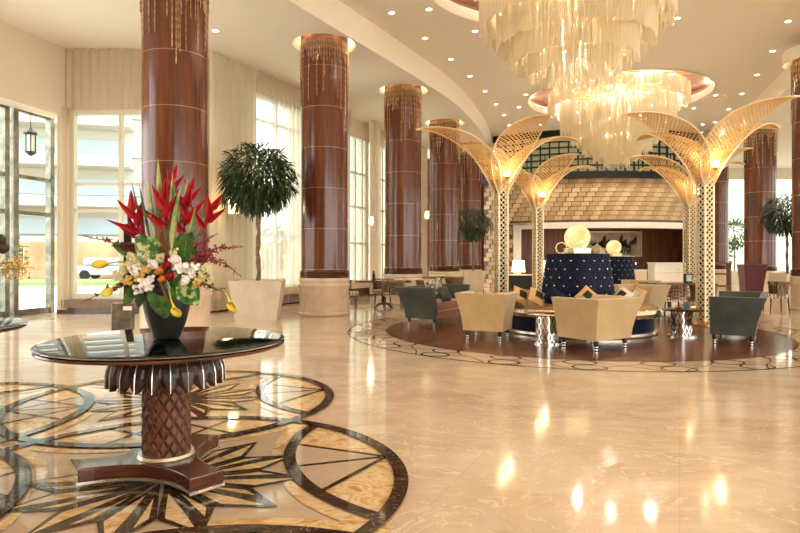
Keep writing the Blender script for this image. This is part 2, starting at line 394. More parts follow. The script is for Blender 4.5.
tag(beige.build('beige_marble_inlay', M['beige'], floor), kind='structure')
tag(onyx.build('onyx_inlay', M['onyx'], floor), kind='structure')
tag(darkm.build('dark_marble_inlay', M['dark'], floor), kind='structure')

LC = (3.22, 11.12); WR = 3.45; OR_ = 4.17
pl, wd, ln = MB(), MB(), MB()
pl.add([(*P(LC, OR_, 2*PI*i/128), .001) for i in range(128)], [tuple(range(128))])
wd.add([(*P(LC, WR, 2*PI*i/128), .004) for i in range(128)], [tuple(range(128))])
for rr in (OR_, WR+.02): ringpart(ln, LC, rr-.02, rr+.01, .005)
nm = 24
for k in range(nm):
    a = 2*PI*k/nm
    for (rc, off) in ((WR+.18,0),(WR+.53,R(1.5))):
        c = P(LC, rc, a+off)
        pts = [(c[0]-.20*math.cos(t)*math.sin(a)+.165*math.sin(t)*math.cos(a), c[1]+.20*math.cos(t)*math.cos(a)+.165*math.sin(t)*math.sin(a)) for t in [2*PI*j/28 for j in range(28)]]
        for j in range(28): strip(ln, pts[j], pts[(j+1)%28], .030, .0045)
    for s_ in (-1,1):
        for j in range(14):
            f0, f1 = j/14, (j+1)/14
            g = lambda f: P(LC, WR+.36+s_*(.33-.30*math.sin(f*PI)), a+(.1+f*.8)*2*PI/nm)
            strip(ln, g(f0), g(f1), .016, .0042)
tag(pl.build('pale_marble_ring', M['ringfloor'], floor), kind='structure')
tag(wd.build('walnut_floor_disc', M['plank'], floor), kind='structure')
tag(ln.build('ring_tracery', M['line'], floor), kind='structure')

# ---------------------------------------------------------------- ceilings
def catmull(pts, n=10, closed=True):
    out = []; N = len(pts)
    for i in range(N):
        p0,p1,p2,p3 = [Vector(pts[(i+k-1)%N]) for k in range(4)]
        for j in range(n):
            t = j/n; out.append(tuple(.5*((2*p1)+(p2-p0)*t+(2*p0-5*p1+4*p2-p3)*t*t+(3*p1-p0-3*p2+p3)*t**3)))
    return out
def pip(p, poly):
    c=False; n=len(poly)
    for i in range(n):
        x1,y1=poly[i]; x2,y2=poly[(i+1)%n]
        if (y1>p[1])!=(y2>p[1]) and p[0] < (x2-x1)*(p[1]-y1)/(y2-y1)+x1: c = not c
    return c
def plate(outer, holes, z):
    vs=[]; es=[]
    for lp in [outer]+holes:
        b=len(vs); vs += [Vector(p) for p in lp]; es += [(b+i, b+(i+1)%len(lp)) for i in range(len(lp))]
    r = delaunay_2d_cdt(vs, es, [], 0, 1e-5)
    mb = MB(); nv=[(v.x,v.y,z) for v in r[0]]; fs=[]
    for f in r[2]:
        c = sum((Vector(nv[i][:2]) for i in f), Vector((0,0)))/len(f)
        if pip(c, outer) and not any(pip(c,h) for h in holes): fs.append(tuple(f))
    mb.add(nv, fs); return mb
circ = lambda c, r, n=40: [P(c, r, 2*PI*i/n) for i in range(n)]
OVAL = catmull([(-6.6,-2),(-5.4,4),(-3.8,8.4),(-2.2,11.8),(-.5,15.0),(.85,17.6),(2.0,20.1),(3.15,23.6),(3.95,26.4),(4.8,29.5),(7,33),(11,33.5),(13.6,30.5),(13.7,27.2),(13.4,24.4),(12.75,21.4),(11.2,16.9),(9.5,12.2),(8.0,8),(6.9,3),(6,-2),(4,-4.5),(-4,-4.5)], 8)
COLS_L = [(-3.97,10.6),(-1.80,14.3),(.09,18.2),(1.67,22.5),(3.07,26.8)]
COLS_R = [(14.5,27.6),(14.05,23.4),(10.78,15.5)]
COLS = COLS_L+COLS_R
CH = [(3.45,11.9),(7.69,21.3)]; CHR = 3.08
ceil = struct(plate(OUT, [OVAL]+[circ(c,.76) for c in COLS], H1).build('ceiling', M['soffit']))
up = plate([(p[0],p[1]) for p in OVAL], [circ(c,CHR,72) for c in CH], H2)
struct(up.build('ceiling', M['ceiling']))
mb = MB(); n = len(OVAL)
for i in range(n):
    a,b = OVAL[i], OVAL[(i+1)%n]
    mb.quad((*a,H1),(*b,H1),(*b,H2),(*a,H2))
struct(mb.build('trim_1', M['fascia'], smooth=True))
for k,c in enumerate(CH):      # chandelier domes
    e = struct(empty('ceiling_recess', (c[0],c[1],0))); tag(e, 'round copper-lined ceiling recess '+('over the near chandelier' if k==0 else 'over the far chandelier'), 'ceiling recess')
    mb = MB(); mb.lathe([(CHR,H2-.03),(CHR,H2+.24)], 96, cap=False); mb.lathe([(CHR,H2-.03),(CHR+.06,H2-.03)],96,cap=False); mb.build('lip', M['fascia'], e, smooth=True)
    mb = MB(); mb.lathe([(CHR+.22,H2+.24),(CHR+.22,H2+.44),(2.2,H2+.62),(.01,H2+.66)], 96, cap=False); mb.build('copper_dome', M['copper'], e, smooth=True)
    for j in range(10):
        a = 2*PI*j/10; point('cove_light', (c[0]+(CHR+.1)*math.cos(a), c[1]+(CHR+.1)*math.sin(a), H2+.34), 12, (1,.80,.52), .05)
# ---------------------------------------------------------------- walls, windows, exterior
def curtain(name, a, b, h0, h1, m, fold=.16, amp=.045, off=0, step=.02, parent=None):
    a=Vector(a); b=Vector(b); L=(b-a).length; d=(b-a)/L; nrm=Vector((d.y,-d.x)); n=max(4,int(L/step)); mb=MB()
    ps=[]
    for i in range(n+1):
        s=L*i/n; o=amp*math.sin(2*PI*s/fold+.8*math.sin(s*3.1))+off; p=a+d*s+nrm*o; ps.append(p)
    mb.add([(p.x,p.y,h0) for p in ps]+[(p.x,p.y,h1) for p in ps], [(i,i+1,n+2+i,n+1+i) for i in range(n)])
    return mb.build(name, m, parent, smooth=True)
def rectmb(mb, a, b, s0, s1, h0, h1, t, off=0):
    a=Vector(a); b=Vector(b); d=(b-a).normalized(); nrm=Vector((d.y,-d.x)); c=a+d*(s0+s1)/2+nrm*off
    mb.box((c.x,c.y,(h0+h1)/2), (abs(s1-s0),t,h1-h0), rz=math.atan2(d.y,d.x))
def wall_with(name, a, b, openings, m, H=H1, t=.2, off=0):
    L=(Vector(b)-Vector(a)).length; mb=MB(); s=0
    for (s0,s1,h0,h1) in openings:
        if s0>s: rectmb(mb,a,b,s,s0,0,H,t,off)
        if h0>0: rectmb(mb,a,b,s0,s1,0,h0,t,off)
        if h1<H: rectmb(mb,a,b,s0,s1,h1,H,t,off)
        s=s1
    if s<L: rectmb(mb,a,b,s,L,0,H,t,off)
    return struct(mb.build(name, m))
def window(name, a, b, s0, s1, h0, h1, vs, hs, fm, fw=.09):
    e = struct(empty(name)); mb=MB()
    for s in (s0+fw/2, s1-fw/2): rectmb(mb,a,b,s-fw/2,s+fw/2,h0,h1,.14)
    for h in (h0,h1-fw): rectmb(mb,a,b,s0,s1,h,h+fw,.13)
    for s in vs: rectmb(mb,a,b,s-.045,s+.045,h0,h1,.12)
    for h in hs: rectmb(mb,a,b,s0,s1,h-.035,h+.035,.10)
    mb.build('window_frame', fm, e)
    g=MB(); rectmb(g,a,b,s0,s1,h0,h1,.012); g.build('window_glass', M['pane'], e); return e
# frontal wall beside the entrance
A1,B1=(-8.30,14.6),(-4.95,14.6)
wall_with('wall_front', A1, B1, [(.28,3.1,.36,4.95)], M['wallpaint'], off=-.22)
window('window_1', A1, B1, .28, 3.1, .36, 4.95, [1.52], [3.14,2.5], M['whiteframe'], .13)
mb=MB(); rectmb(mb,A1,B1,0,3.35,0,.14,.1,.05); struct(mb.build('baseboard_front', M['darkwood']))
mb=MB(); rectmb(mb,A1,B1,.15,3.3,.14,.34,.3,.02); struct(mb.build('trim_2', noisy('wood_sill',[(.3,(.18,.11,.075)),(.7,(.27,.18,.12))],6,(6,6,.5),.4)))
tag(curtain('window_valance', (-8.28,14.52), (-4.95,14.52), 4.95, H1-.01, M['curtain'], .2, .03), 'wide pleated beige fabric panel above the left frontal window', 'curtain')
tag(curtain('curtain', (-8.27,14.46), (-7.98,14.46), .1, 5.0, M['curtain'], .14, .04), 'narrow beige drape in the corner beside the glass entrance', 'curtain')
# entrance wall and bulkhead
A0,B0=(-10.1,9.2),(-8.62,14.9)
Lw=(Vector(B0)-Vector(A0)).length
wall_with('wall_left', (A0[0]+.33,A0[1]-.1),(B0[0]+.28,B0[1]-.28), [(0,5.78,0,4.78)], M['wallpaint'], off=.0, t=.5)
def door(name, s0, s1):
    e = struct(empty(name)); mb=MB()
    for s in (s0,s1-.12): rectmb(mb,A0,B0,s,s+.12,0,4.85,.16)
    for h in (0,2.36,3.2,4.75): rectmb(mb,A0,B0,s0,s1,h,h+(.14 if h in (0,4.75) else .09),.12)
    m2=(s0+s1)/2; rectmb(mb,A0,B0,m2-.03,m2+.03,3.2,4.8,.06) if 0 else None
    mb.build('door_frame', M['bronze'], e)
    g=MB(); rectmb(g,A0,B0,s0,s1,0,4.8,.012); g.build('door_glass', M['pane'], e)
    h=MB(); rectmb(h,A0,B0,s0+.2,s0+.23,.9,1.6,.03,.1); h.build('door_handle', M['chrome'], e)
door('door_1', 4.72, 5.86); door('door_2', 3.65, 4.6); door('door_3', 2.6, 3.6)
mb=MB(); rectmb(mb,(-13,-7),(-10.9,4.5),0,11.7,0,H1,.2); struct(mb.build('wall_left_light_block',M['wallpaint']))  # unseen solid wall added to keep daylight off left-facing sides
mb=MB(); rectmb(mb,(-13,-7),(1.5,-7),0,14.5,0,H2,.2); struct(mb.build('wall_near_light_block',M['wallpaint']))  # unseen half wall added behind the camera so daylight comes from the right
# colonnade-side glazed wall
A2,B2=(-4.95,14.6),(1.4,27.6); D2=(Vector(B2)-Vector(A2)); L2=D2.length; k2=L2/D2.y
s_of=lambda z:(z-14.6)*k2
ops=[(s_of(16.2),s_of(18.5),.5,5.9),(s_of(20.7),s_of(22.1),.5,5.75),(s_of(22.6),s_of(23.9),.5,5.75),(s_of(25),s_of(26.2),.5,5.75)]
wall_with('wall_back_left', A2, B2, ops, M['wallpaint'], off=-.25)
for i,(s0,s1,h0,h1) in enumerate(ops):
    window('window_%d'%(i+2), A2, B2, s0, s1, h0, h1, [(s0+s1)/2, s0+(s1-s0)*.8], [1.9,3.2,4.4] if i else [2.0,5.2], M['whiteframe'], .1)
def on2(z, off=.25):
    d=D2.normalized(); n=Vector((d.y,-d.x)); p=Vector(A2)+d*s_of(z)+n*off; return (p.x,p.y)
cl=['cream drape between the left column and the wall lamp','cream drape just right of the ficus tree window','cream drape right of the second tall window','narrow cream drape at the far end of the window wall']
for i,(z0,z1) in enumerate([(14.75,16.3),(18.3,20.7),(22.0,22.7),(23.8,25.1)]):
    tag(curtain('curtain', on2(z0), on2(z1), .05, H1-.01, M['curtain2'], .24, .05), 'floor-length '+cl[i], 'curtain', 'drapes along the window wall')
tag(curtain('curtain', on2(16.3,.2), on2(18.4,.2), .05, 6.1, M['sheer'], .2, .035), 'sheer white curtain over the window behind the ficus tree', 'curtain')
tag(curtain('window_valance', on2(16.3,.33), on2(20.7,.33), 5.85, H1-.01, M['curtain'], .2, .03), 'beige pleated valance over the ficus tree window', 'curtain')
mb=MB(); rectmb(mb,A2,B2,0,L2,0,.3,.1,.1); struct(mb.build('baseboard_left', M['darkwood']))
mb=MB(); rectmb(mb,A2,B2,0,L2,.3,.5,.35,.05); struct(mb.build('trim_3', M['column_base']))
# wall behind far end, right walls
mb=MB(); mb.box((3.1,30.5,3.2),(4.2,.3,6.4)); struct(mb.build('wall_back', M['darkwood']))
A3,B3=(12.5,33.6),(24.5,33.6)
wo=[(4.0,6.9,.6,5.9),(8.2,10.8,.6,5.9)]
wall_with('wall_back_right', A3, B3, wo, M['wallpaint'])
for i,(s0,s1,h0,h1) in enumerate(wo): window('window_%d'%(i+7),A3,B3,s0,s1,h0,h1,[(s0+s1)/2],[3.2],M['whiteframe'])
A4,B4=(25.5,33.6),(16.5,9.0); L4=(Vector(B4)-Vector(A4)).length
wo=[(3+k*4.6,6.2+k*4.6,.5,5.8) for k in range(5)]
wall_with('wall_right', A4, B4, wo, M['wallpaint'])
for i,(s0,s1,h0,h1) in enumerate(wo): window('window_%d'%(i+9),A4,B4,s0,s1,h0,h1,[(s0+s1)/2],[2.4,4.2],M['whiteframe'])
for i,(s0,s1,h0,h1) in enumerate(wo):
    d=(Vector(B4)-Vector(A4)).normalized(); n=Vector((d.y,-d.x))
    p=Vector(A4)+d*(s1+.05)+n*.25; q=Vector(A4)+d*(s1+1.3)+n*.25
    tag(curtain('curtain', tuple(p), tuple(q), .05, H1-.01, M['curtain2'], .24, .05), 'floor-length cream drape on the right-hand window wall, '+['farthest','second farthest','middle','second nearest','nearest'][i]+' of five', 'curtain', 'drapes on the right window wall')

# exterior
m_road=mat('pale_pavement',(.62,.60,.56),.8); m_bld=mat('ivory_facade',(.52,.49,.42),.7); m_bglass=mat('blue_grey_glass',(.34,.40,.44),.2); m_red=noisy('red_earth',[(.3,(.40,.19,.10)),(.7,(.58,.34,.20))],.5,rough=.9); m_grass=noisy('lawn',[(.3,(.12,.22,.06)),(.7,(.28,.36,.14))],2,rough=.9)
mb=MB(); mb.quad((-90,-60,-.06),(90,-60,-.06),(90,95,-.06),(-90,95,-.06))
struct(mb.build('ground', m_road))
e=empty('lawn_strip',(0,0,0)); tag(e,'green lawn strip across the road outside the entrance','lawn'); e['kind']='structure'
mb=MB(); mb.box((-28,34,.05),(40,5,.2)); mb.build('turf', m_grass, e)
mb=MB(); mb.prism([(-60,38),(-4,44),(-4,48),(-60,48)],0,2.6); tag(struct(mb.build('embankment', m_red)),'red earth bank beyond the lawn','embankment')
e=empty('office_building',(16,70,0),R(0)); tag(e,'ivory office building with long balcony bands seen through the left windows','building')
mb=MB(); mb.box((0,6,15),(60,10,34)); mb.build('wall', m_bld, e)
for k in range(8):
    mb=MB(); mb.box((-12,.9,3.2+k*3.9),(24,.4,1.7)); mb.build('window_band', m_bglass, e)
    mb=MB(); mb.box((8,0,2.2+k*3.9),(14,3,1.1)); mb.build('balcony', m_bld, e)
    mb=MB(); mb.box((8,.9,3.9+k*3.9),(12,.2,1.8)); mb.build('balcony_glazing', m_bglass, e)
e=empty('office_building',(-46,50,0),R(14)); tag(e,'pale curved-looking office block with grey glass seen above the entrance doors','building')
mb=MB(); mb.box((0,6,15),(50,10,34)); mb.build('wall', m_bld, e)
for k in range(8):
    mb=MB(); mb.box((0,.9,4.4+k*3.6),(50,.4,1.5)); mb.build('window_band', m_bglass, e)
    mb=MB(); mb.box((16,-.2,2.9+k*3.6),(12,3,.9)); mb.build('balcony', m_bld, e)
carm=[mat('white_car_paint',(.8,.8,.8),.3),mat('silver_car_paint',(.45,.47,.5),.3)]
def car(x,y,rz,m,label):
    e=empty('car',(x,y,0),rz,label,'car')
    mb=MB(); mb.box((0,0,.6),(4.3,1.75,.6)); b=mb.build('body',m,e,bevel=.15)
    mb=MB(); mb.prism([(-1.6,-.8),(1.2,-.8),(1.2,.8),(-1.6,.8)],.9,1.45); mb.build('cabin',m_bglass,e,bevel=.25)
    for sx in (-1.35,1.35):
        for sy in (-.85,.85):
            w=MB(); w.lathe([(.01,-.1),(.32,-.1),(.32,.1),(.01,.1)],16,cap=False); o=w.build('wheel',M['black'],e); o.rotation_euler=(R(90),0,0); o.location=(sx,sy,.32)
car(-23,29.5,R(10),carm[0],'white car parked outside the frontal window'); car(-19.5,40.5,R(5),carm[1],'silver car on the far side of the lawn')
car(-27.5,35,R(10),carm[1],'grey car seen through the entrance door glass')
def bush(x,y,z,r,label,sz=1,n=700,name='bush',trunk=False,m=None):
    e=empty(name,(x,y,0),0,label,name.replace('_',' '))
    mb=MB()
    for i in range(n):
        d=Vector((random.gauss(0,1),random.gauss(0,1),random.gauss(0,1))).normalized(); rr=r*(.6+.4*random.random())
        p=Vector((d.x*rr,d.y*rr,z+d.z*rr*sz)); mb.leaf(p,d+Vector((random.gauss(0,.5),random.gauss(0,.5),random.gauss(0,.3))),(random.random(),random.random(),1),r*.22,r*.1,.5,2)
    mb.build('foliage', m or M['leaf'], e)
    t=MB(); t.tube([(0,0,0),(.02,0,z*.6),(0,0,z)],r*.06); t.build('trunk',M['bark'],e)
for i,(x,y,z,r) in enumerate([(-24,36,1.6,1.4),(-17,45,3,2),(-30,40,3,2.4),(-12.5,41,2.6,1.8),(-8,36,2,1.5)]):
    bush(x,y,z,r,['small round tree on the lawn outside the entrance','tree on the red bank seen through the frontal window','large tree on the bank left of the entrance doors','tree outside near the column gap','low tree outside the ficus window'][i],name='outdoor_tree')
bush(18.6,36,1.5,1.2,'leafy shrub outside the far right window'); bush(20.4,36.6,2.9,.9,'tall shrub against the far right window glass')
# hanging lantern outside door
e=empty('hanging_lantern',(-9.6,15.6,0),0,'black hanging lantern outside the entrance glass','lantern')
mb=MB(); mb.tube([(0,0,5.2),(0,0,4.75)],.012); mb.tube([(0,0,5.2),(1.35,-.72,5.25)],.02); mb.build('chain',M['black'],e)
mb=MB(); mb.lathe([(.02,4.75),(.05,4.7),(.17,4.6),(.17,4.57),(.12,4.55)],8); mb.lathe([(.13,4.12),(.15,4.1),(.05,4.02),(.01,4.0)],8); mb.build('cap',M['black'],e)
mb=MB()
for k in range(6): a=PI*k/3; mb.bar((.12*math.cos(a),.12*math.sin(a),4.1),(.12*math.cos(a),.12*math.sin(a),4.56),.02)
mb.build('cage',M['black'],e); mb=MB(); mb.lathe([(.1,4.12),(.1,4.55)],8); mb.build('lantern_glass',M['cream'],e)
# ---------------------------------------------------------------- columns
def beadstrand(mb, a, r, top, bot, w=.011):
    x,y=r*math.cos(a),r*math.sin(a); n=max(3,int((top-bot)/.07)); vs=[];fs=[]
    for i in range(n+1):
        z=top+(bot-top)*i/n; ww=w*(1.0 if i%2 else .45)
        for k in range(4):
            t=a+PI*k/2; vs.append((x+ww*math.cos(t),y+ww*math.sin(t),z))
    for i in range(n):
        for k in range(4): fs.append((i*4+k,i*4+(k+1)%4,i*4+4+(k+1)%4,i*4+4+k))
    mb.add(vs,fs)
def column(c, label):
    e=empty('column',(c[0],c[1],0),0,label,'column','tall cherry wood columns')
    mb=MB(); mb.lathe([(.59,0),(.61,.02),(.61,.07),(.59,.09),(.585,.62),(.61,.66),(.625,.70),(.61,.74),(.575,.77),(.60,.80),(.605,.84),(.59,.88),(.02,.88)],64,cap=False); mb.build('pedestal',M['column_base'],e,smooth=True)
    mb=MB(); pr=[(.57,.88)]
    for k in range(3): z=.89+k*.055; pr+=[(.585,z),(.593,z+.02),(.585,z+.04),(.56,z+.047)]
    mb.lathe(pr+[(.553,1.08)],64,cap=False); mb.build('base_ring',M['darkwood'],e,smooth=True)
    mb=MB(); mb.lathe([(.5515,1.0),(.5515,6.72)],96,cap=False); mb.build('shaft',M['column'],e,smooth=True)
    rnd=random.Random(str(c)); mb=MB()
    for k in range(130):
        a=2*PI*(k+rnd.random()*.7)/130; L=.12+.40*rnd.random()
        if rnd.random()<.32: L+=.2+rnd.random()**1.3*1.15
        beadstrand(mb,a,.568,6.42,6.36-L)
    mb.build('bead_drops',BEADM,e)
    mb=MB(); mb.lathe([(.560,6.72),(.560,6.18)],64,cap=False); mb.build('beaded_collar',M['copper'],e,smooth=True)
    mb=MB(); mb.lathe([(.757,H1-.004),(.775,H1-.004),(.775,H1+.0),(.765,H1+.0),(.765,H1+.32),(.56,H1+.33)],64,cap=False); mb.build('recess_ring',M['fascia'],e,smooth=True)
    for k in range(4):
        a=PI/4+k*PI/2; point('column_uplight',(.66*math.cos(a),.66*math.sin(a),H1+.24),2.5,(1,.74,.4),.04,e)
BEADM=noisy('copper_beads',[(.3,(.30,.16,.08)),(.7,(.80,.58,.36))],30,rough=.3,metal=.7)
for c,l in zip(COLS,['nearest cherry column, behind the big flower arrangement','cherry column just right of the large ficus tree','cherry column third from the left, behind the grey love seat','cherry column fourth from the left, behind the left gold palm','cherry column farthest down the left row, beside the small round tree',
    'cherry column seen just right of the front right gold palm trunk','wide cherry column between the bright doorway and the right ficus','cherry column cut off by the right edge of the photo']): column(c,l)

# ---------------------------------------------------------------- bar drum at the far end
DC=(9.5,34.5); DR=8.0
def ang_at(px, r=DR):
    k=(px-400)/600; A=k*k+1; B=-2*(k*DC[0]+DC[1]); C=DC[0]**2+DC[1]**2-r*r
    z=(-B-math.sqrt(max(0,B*B-4*A*C)))/(2*A); return math.atan2(z-DC[1],k*z-DC[0])
aL,aR,nL,nR=ang_at(484),ang_at(722),ang_at(514),ang_at(698)
def arcwall(mb,a0,a1,z0,z1,r0=DR,r1=DR-.3,n=40):
    vs=[]
    for i in range(n+1):
        a=a0+(a1-a0)*i/n
        for r in (r0,r1):
            for z in (z0,z1): vs.append((DC[0]+r*math.cos(a),DC[1]+r*math.sin(a),z))
    fs=[]
    for i in range(n):
        b=i*4; fs+=[(b,b+1,b+5,b+4),(b+2,b+6,b+7,b+3),(b+1,b+3,b+7,b+5),(b,b+4,b+6,b+2)]
    fs+=[(0,2,3,1),(n*4,n*4+1,n*4+3,n*4+2)]; mb.add(vs,fs)
BT=4.93
m_brick=noisy('woven_tan_panel',[(.3,(.12,.07,.035)),(.7,(.18,.11,.06))],2,rough=.5)
mb=MB(); arcwall(mb,aL,nL,0,BT); arcwall(mb,nR,aR,0,BT); arcwall(mb,nL,nR,2.95,BT); dw=struct(mb.build('wall_bar',m_brick))
mb=MB(); rows=24; bh=BT/rows; bw=.38; na=int((aR-aL)*DR/bw)
for r in range(rows):
    z0=r*bh
    for k in range(na):
        o=(r%3)*bw/3/DR; a0=aL+k*bw/DR+o; a1=a0+bw/DR*.93
        if a1>aR: continue
        am=(a0+a1)/2
        if nL-.01<am<nR+.01 and z0<2.98: continue
        def q(a,rr,z): return (DC[0]+rr*math.cos(a),DC[1]+rr*math.sin(a),z)
        mb.mi=(k+r//3)%2; p=[q(a0,DR+.005,z0+.008),q(a1,DR+.055,z0+.008),q(a1,DR+.055,z0+bh-.012),q(a0,DR+.005,z0+bh-.012),q(a0,DR-.02,z0+.012),q(a1,DR-.02,z0+.012),q(a1,DR-.02,z0+bh-.012),q(a0,DR-.02,z0+bh-.012)]
        mb.add(p,[(0,1,2,3),(1,5,6,2),(3,2,6,7),(0,4,5,1),(0,3,7,4)])
mb.build('woven_block_relief',[M['block_light'],M['block_dark']],dw)
# white niche frame
fr=empty('niche_frame'); tag(struct(fr),'wide white lit frame around the bar opening','frame')
mb=MB(); arcwall(mb,nL,nR,2.72,2.98,DR+.1,DR-.32,40); mb.build('lintel',M['whitelit'],fr)
mb=MB(); arcwall(mb,nL,nL+.03,0,2.98,DR+.1,DR-.32,3); mb.build('jamb',M['whitelit'],fr)
mb=MB(); arcwall(mb,nR-.02,nR,0,2.98,DR+.1,DR-.32,3); mb.build('jamb',M['whitelit'],fr)
mb=MB(); arcwall(mb,aL,aR+.25,0.,2.9,DR-5.2,DR-5.5,40); mb.box((9.55,31.2,1.45),(10.9,.2,2.9)); mb.box((14.95,29.6,1.45),(.2,3.2,2.9)); struct(mb.build('wall_niche',M['brownwall']))
mb=MB(); mb.box((9.5,29.2,2.93),(10.8,4.1,.06)); struct(mb.build('ceiling',M['darkwood']))
for k,x in enumerate((6.1,7.5,8.9,10.3,11.7)):
    e=empty('downlight',(x,27.9+abs(k-2)*.25,2.895),0,['leftmost','second from left','middle','second from right','rightmost'][k]+' tiny downlight in the bar niche ceiling','downlight','downlights in the bar niche ceiling')
    mb=MB(); mb.lathe([(.01,-.004),(.07,-.004),(.07,.01)],12,cap=False); mb.build('lens',M['downlight'],e); spot('niche_spot',(0,0,-.03),70,ang=120,parent=e)
# mezzanine grid above
mez=empty('mezzanine_grille'); tag(mez,'black metal grid of square openings above the woven bar wall','grille')
mb=MB()
for z,t in ((BT+.0,.30),(5.45,.07),(5.73,.07),(6.0,.07),(6.28,.07),(6.55,.07),(6.80,.30)): arcwall(mb,aL,aR,z,z+t,DR+.12,DR+.02,60)
ng=34
for i in range(ng+1):
    a=aL+(aR-aL)*i/ng; arcwall(mb,a-.004,a+.004,BT,H2,DR+.13,DR+.05,1)
for i in range(ng):
    if i%2: 
        a=aL+(aR-aL)*(i+.5)/ng; arcwall(mb,a-.0025,a+.0025,5.3,6.02,DR+.10,DR+.06,1)
mb.build('grid_bars',M['black'],mez)
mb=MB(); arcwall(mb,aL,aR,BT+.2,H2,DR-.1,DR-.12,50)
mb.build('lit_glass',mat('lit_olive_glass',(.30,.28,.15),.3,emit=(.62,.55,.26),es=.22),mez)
mb=MB(); arcwall(mb,aL-.06,aR+.06,BT-.02,BT+.1,DR+.22,DR-.3,50); mb.build('sill',M['black'],mez)
# painting in the niche
pt=empty('painting',(10.95,31.04,2.13),0,'wide framed painting of dark galloping horses and riders hanging in the bar niche','painting')
mb=MB(); mb.box((0,0,0),(3.0,.05,1.25)); mb.build('canvas',noisy('sandy_canvas',[(.3,(.42,.33,.22)),(.7,(.62,.52,.38))],2.5,rough=.8),pt)
mb=MB(); mb.box((0,0,.63),(3.1,.08,.05)); mb.box((0,0,-.63),(3.1,.08,.05)); mb.box((-1.53,0,0),(.05,.08,1.3)); mb.box((1.53,0,0),(.05,.08,1.3)); mb.build('frame',M['palegold'],pt)
hb=MB(); hw=MB()
for k in range(7):
    x=-1.2+k*.40+random.uniform(-.05,.05); z=-.12+random.uniform(-.05,.09); t=hb if k%3 else hw
    t.leaf((x-.25,-.035,z),(1,0,.12),(0,1,0),.56,.36,0,4,0); t.leaf((x+.13,-.035,z+.03),(.6,0,.8),(0,1,0),.34,.16,0,3,0); t.leaf((x+.24,-.035,z+.18),(1,0,-.5),(0,1,0),.12,.06,0,3,0)
    for l in (-.12,-.05,.10,.16): t.leaf((x+l,-.036,z-.03),(random.uniform(-.7,.7),0,-1),(0,1,0),.44,.09,0,3,0)
    t.leaf((x-.16,-.035,z+.02),(-1,0,.3),(0,1,0),.17,.05,0,3,0)
    (hw if k%2 else hb).leaf((x,-.037,z+.05),(.15,0,1),(0,1,0),.48,.20,0,3,0)
hb.build('painted_dark_horses',mat('dark_paint',(.04,.03,.03),.7),pt); hw.build('painted_pale_horses',mat('pale_paint',(.55,.47,.38),.7),pt)
# counters inside the niche
def counter(name,x,y,w,h,m,label,cat='counter'):
    e=empty(name,(x,y,0),0,label,cat); mb=MB(); mb.box((0,0,h/2),(w,.7,h)); mb.build('body',m,e,bevel=.01)
    mb=MB(); mb.box((0,-.02,h+.02),(w+.08,.8,.04)); mb.build('top',M['whitelit'],e,bevel=.008); return e
e=counter('reception_counter',11.3,24.6,2.0,1.16,M['whitelit'],'white lacquered counter at the right of the bar opening')
mb=MB()
for h in (.42,.8): mb.box((0,-.36,h),(2.0,.02,.03))
for k in range(3): mb.box((-.55+k*.5,-.365,.9),(.16,.02,.03))
mb.build('handle',M['gold'],e)
e=counter('low_cabinet',9.4,25.0,1.5,.86,M['cream'],'cream low cabinet with cross pattern left of the white counter','cabinet')
mb=MB()
for k in range(6):
    x=-.6+k*.24; mb.bar((x-.09,-.37,.52),(x+.09,-.37,.74),.02); mb.bar((x+.09,-.37,.52),(x-.09,-.37,.74),.02)
mb.build('cross_trim',M['gold'],e)
counter('service_counter',5.6,26.6,1.7,.62,M['blackfab'],'low dark counter behind the left gold palm')
for x,l in ((5.25,'white glowing shade on the dark counter, left of the thin gold trunk'),(6.35,'white glowing shade just right of the thin gold trunk')):
    e=empty('lamp',(x,26.6,.665),0,l,'lamp'); mb=MB(); mb.lathe([(.07,0),(.07,.02),(.02,.04),(.02,.1)],16); mb.build('base',M['gold'],e); mb=MB(); mb.lathe([(.30,.1),(.26,.62)],24,cap=False); mb.build('shade',M['sconce'],e,smooth=True)
e=empty('dome_lamp',(8.5,25.0,.905),0,'small golden dome lamp on the cream cabinet','lamp'); mb=MB(); mb.lathe([(.12,0),(.12,.06)],16); mb.build('base',M['black'],e); mb=MB(); mb.lathe([(.30,.08),(.28,.2),(.18,.3),(.01,.34)],24); mb.build('shade',M['globe'],e,smooth=True)
e=empty('coffee_machine',(9.65,25.0,.905),0,'black machine on the cream cabinet beside the dome lamp','machine'); mb=MB(); mb.box((0,0,.06),(.5,.4,.12)); mb.box((0,.1,.22),(.45,.2,.25)); mb.box((.02,0,.36),(.5,.4,.1)); mb.build('body',M['black'],e,bevel=.02)
mb=MB(); mb.tube([(-.1,-.18,.3),(-.1,-.18,.2)],.02); mb.tube([(.1,-.18,.3),(.1,-.18,.2)],.02); mb.build('spout',M['chrome'],e)
# ceiling downlights
def gpH(px,py,H): z=600*(H-1.3)/(260-py); return ((px-400)/600*z, z)
DL=[(391.5,12.5),(429,9),(425,38),(451,59),(470,76),(485,91),(496,104),(504,115),(509,125),(475,31),(526,94.5),(519,107),(677,18),(788,21),(772.5,51),(757,74.5),(742,93.5),(728.5,109),(715,122),(703,132),(672.5,74),(710,82),(715.5,95),(694,108),(615,74)]
ORD=['first','second','third','fourth','fifth','sixth','seventh','eighth','ninth']
DLN=['ceiling downlight near the top edge, left of the big chandelier and nearest the cove']+['ceiling downlight close to the top edge just left of the near copper recess']
DLN+=['ceiling downlight, %s from the top in the curving left row along the cove'%o for o in ORD[:7]]
DLN+=['ceiling downlight under the left rim of the near copper recess','small ceiling downlight above the far recess on its left','small ceiling downlight at the left tip of the far recess','ceiling downlight right of the near chandelier under the top edge']
DLN+=['ceiling downlight, %s from the top in the right-hand curving row'%o for o in ORD[:7]]
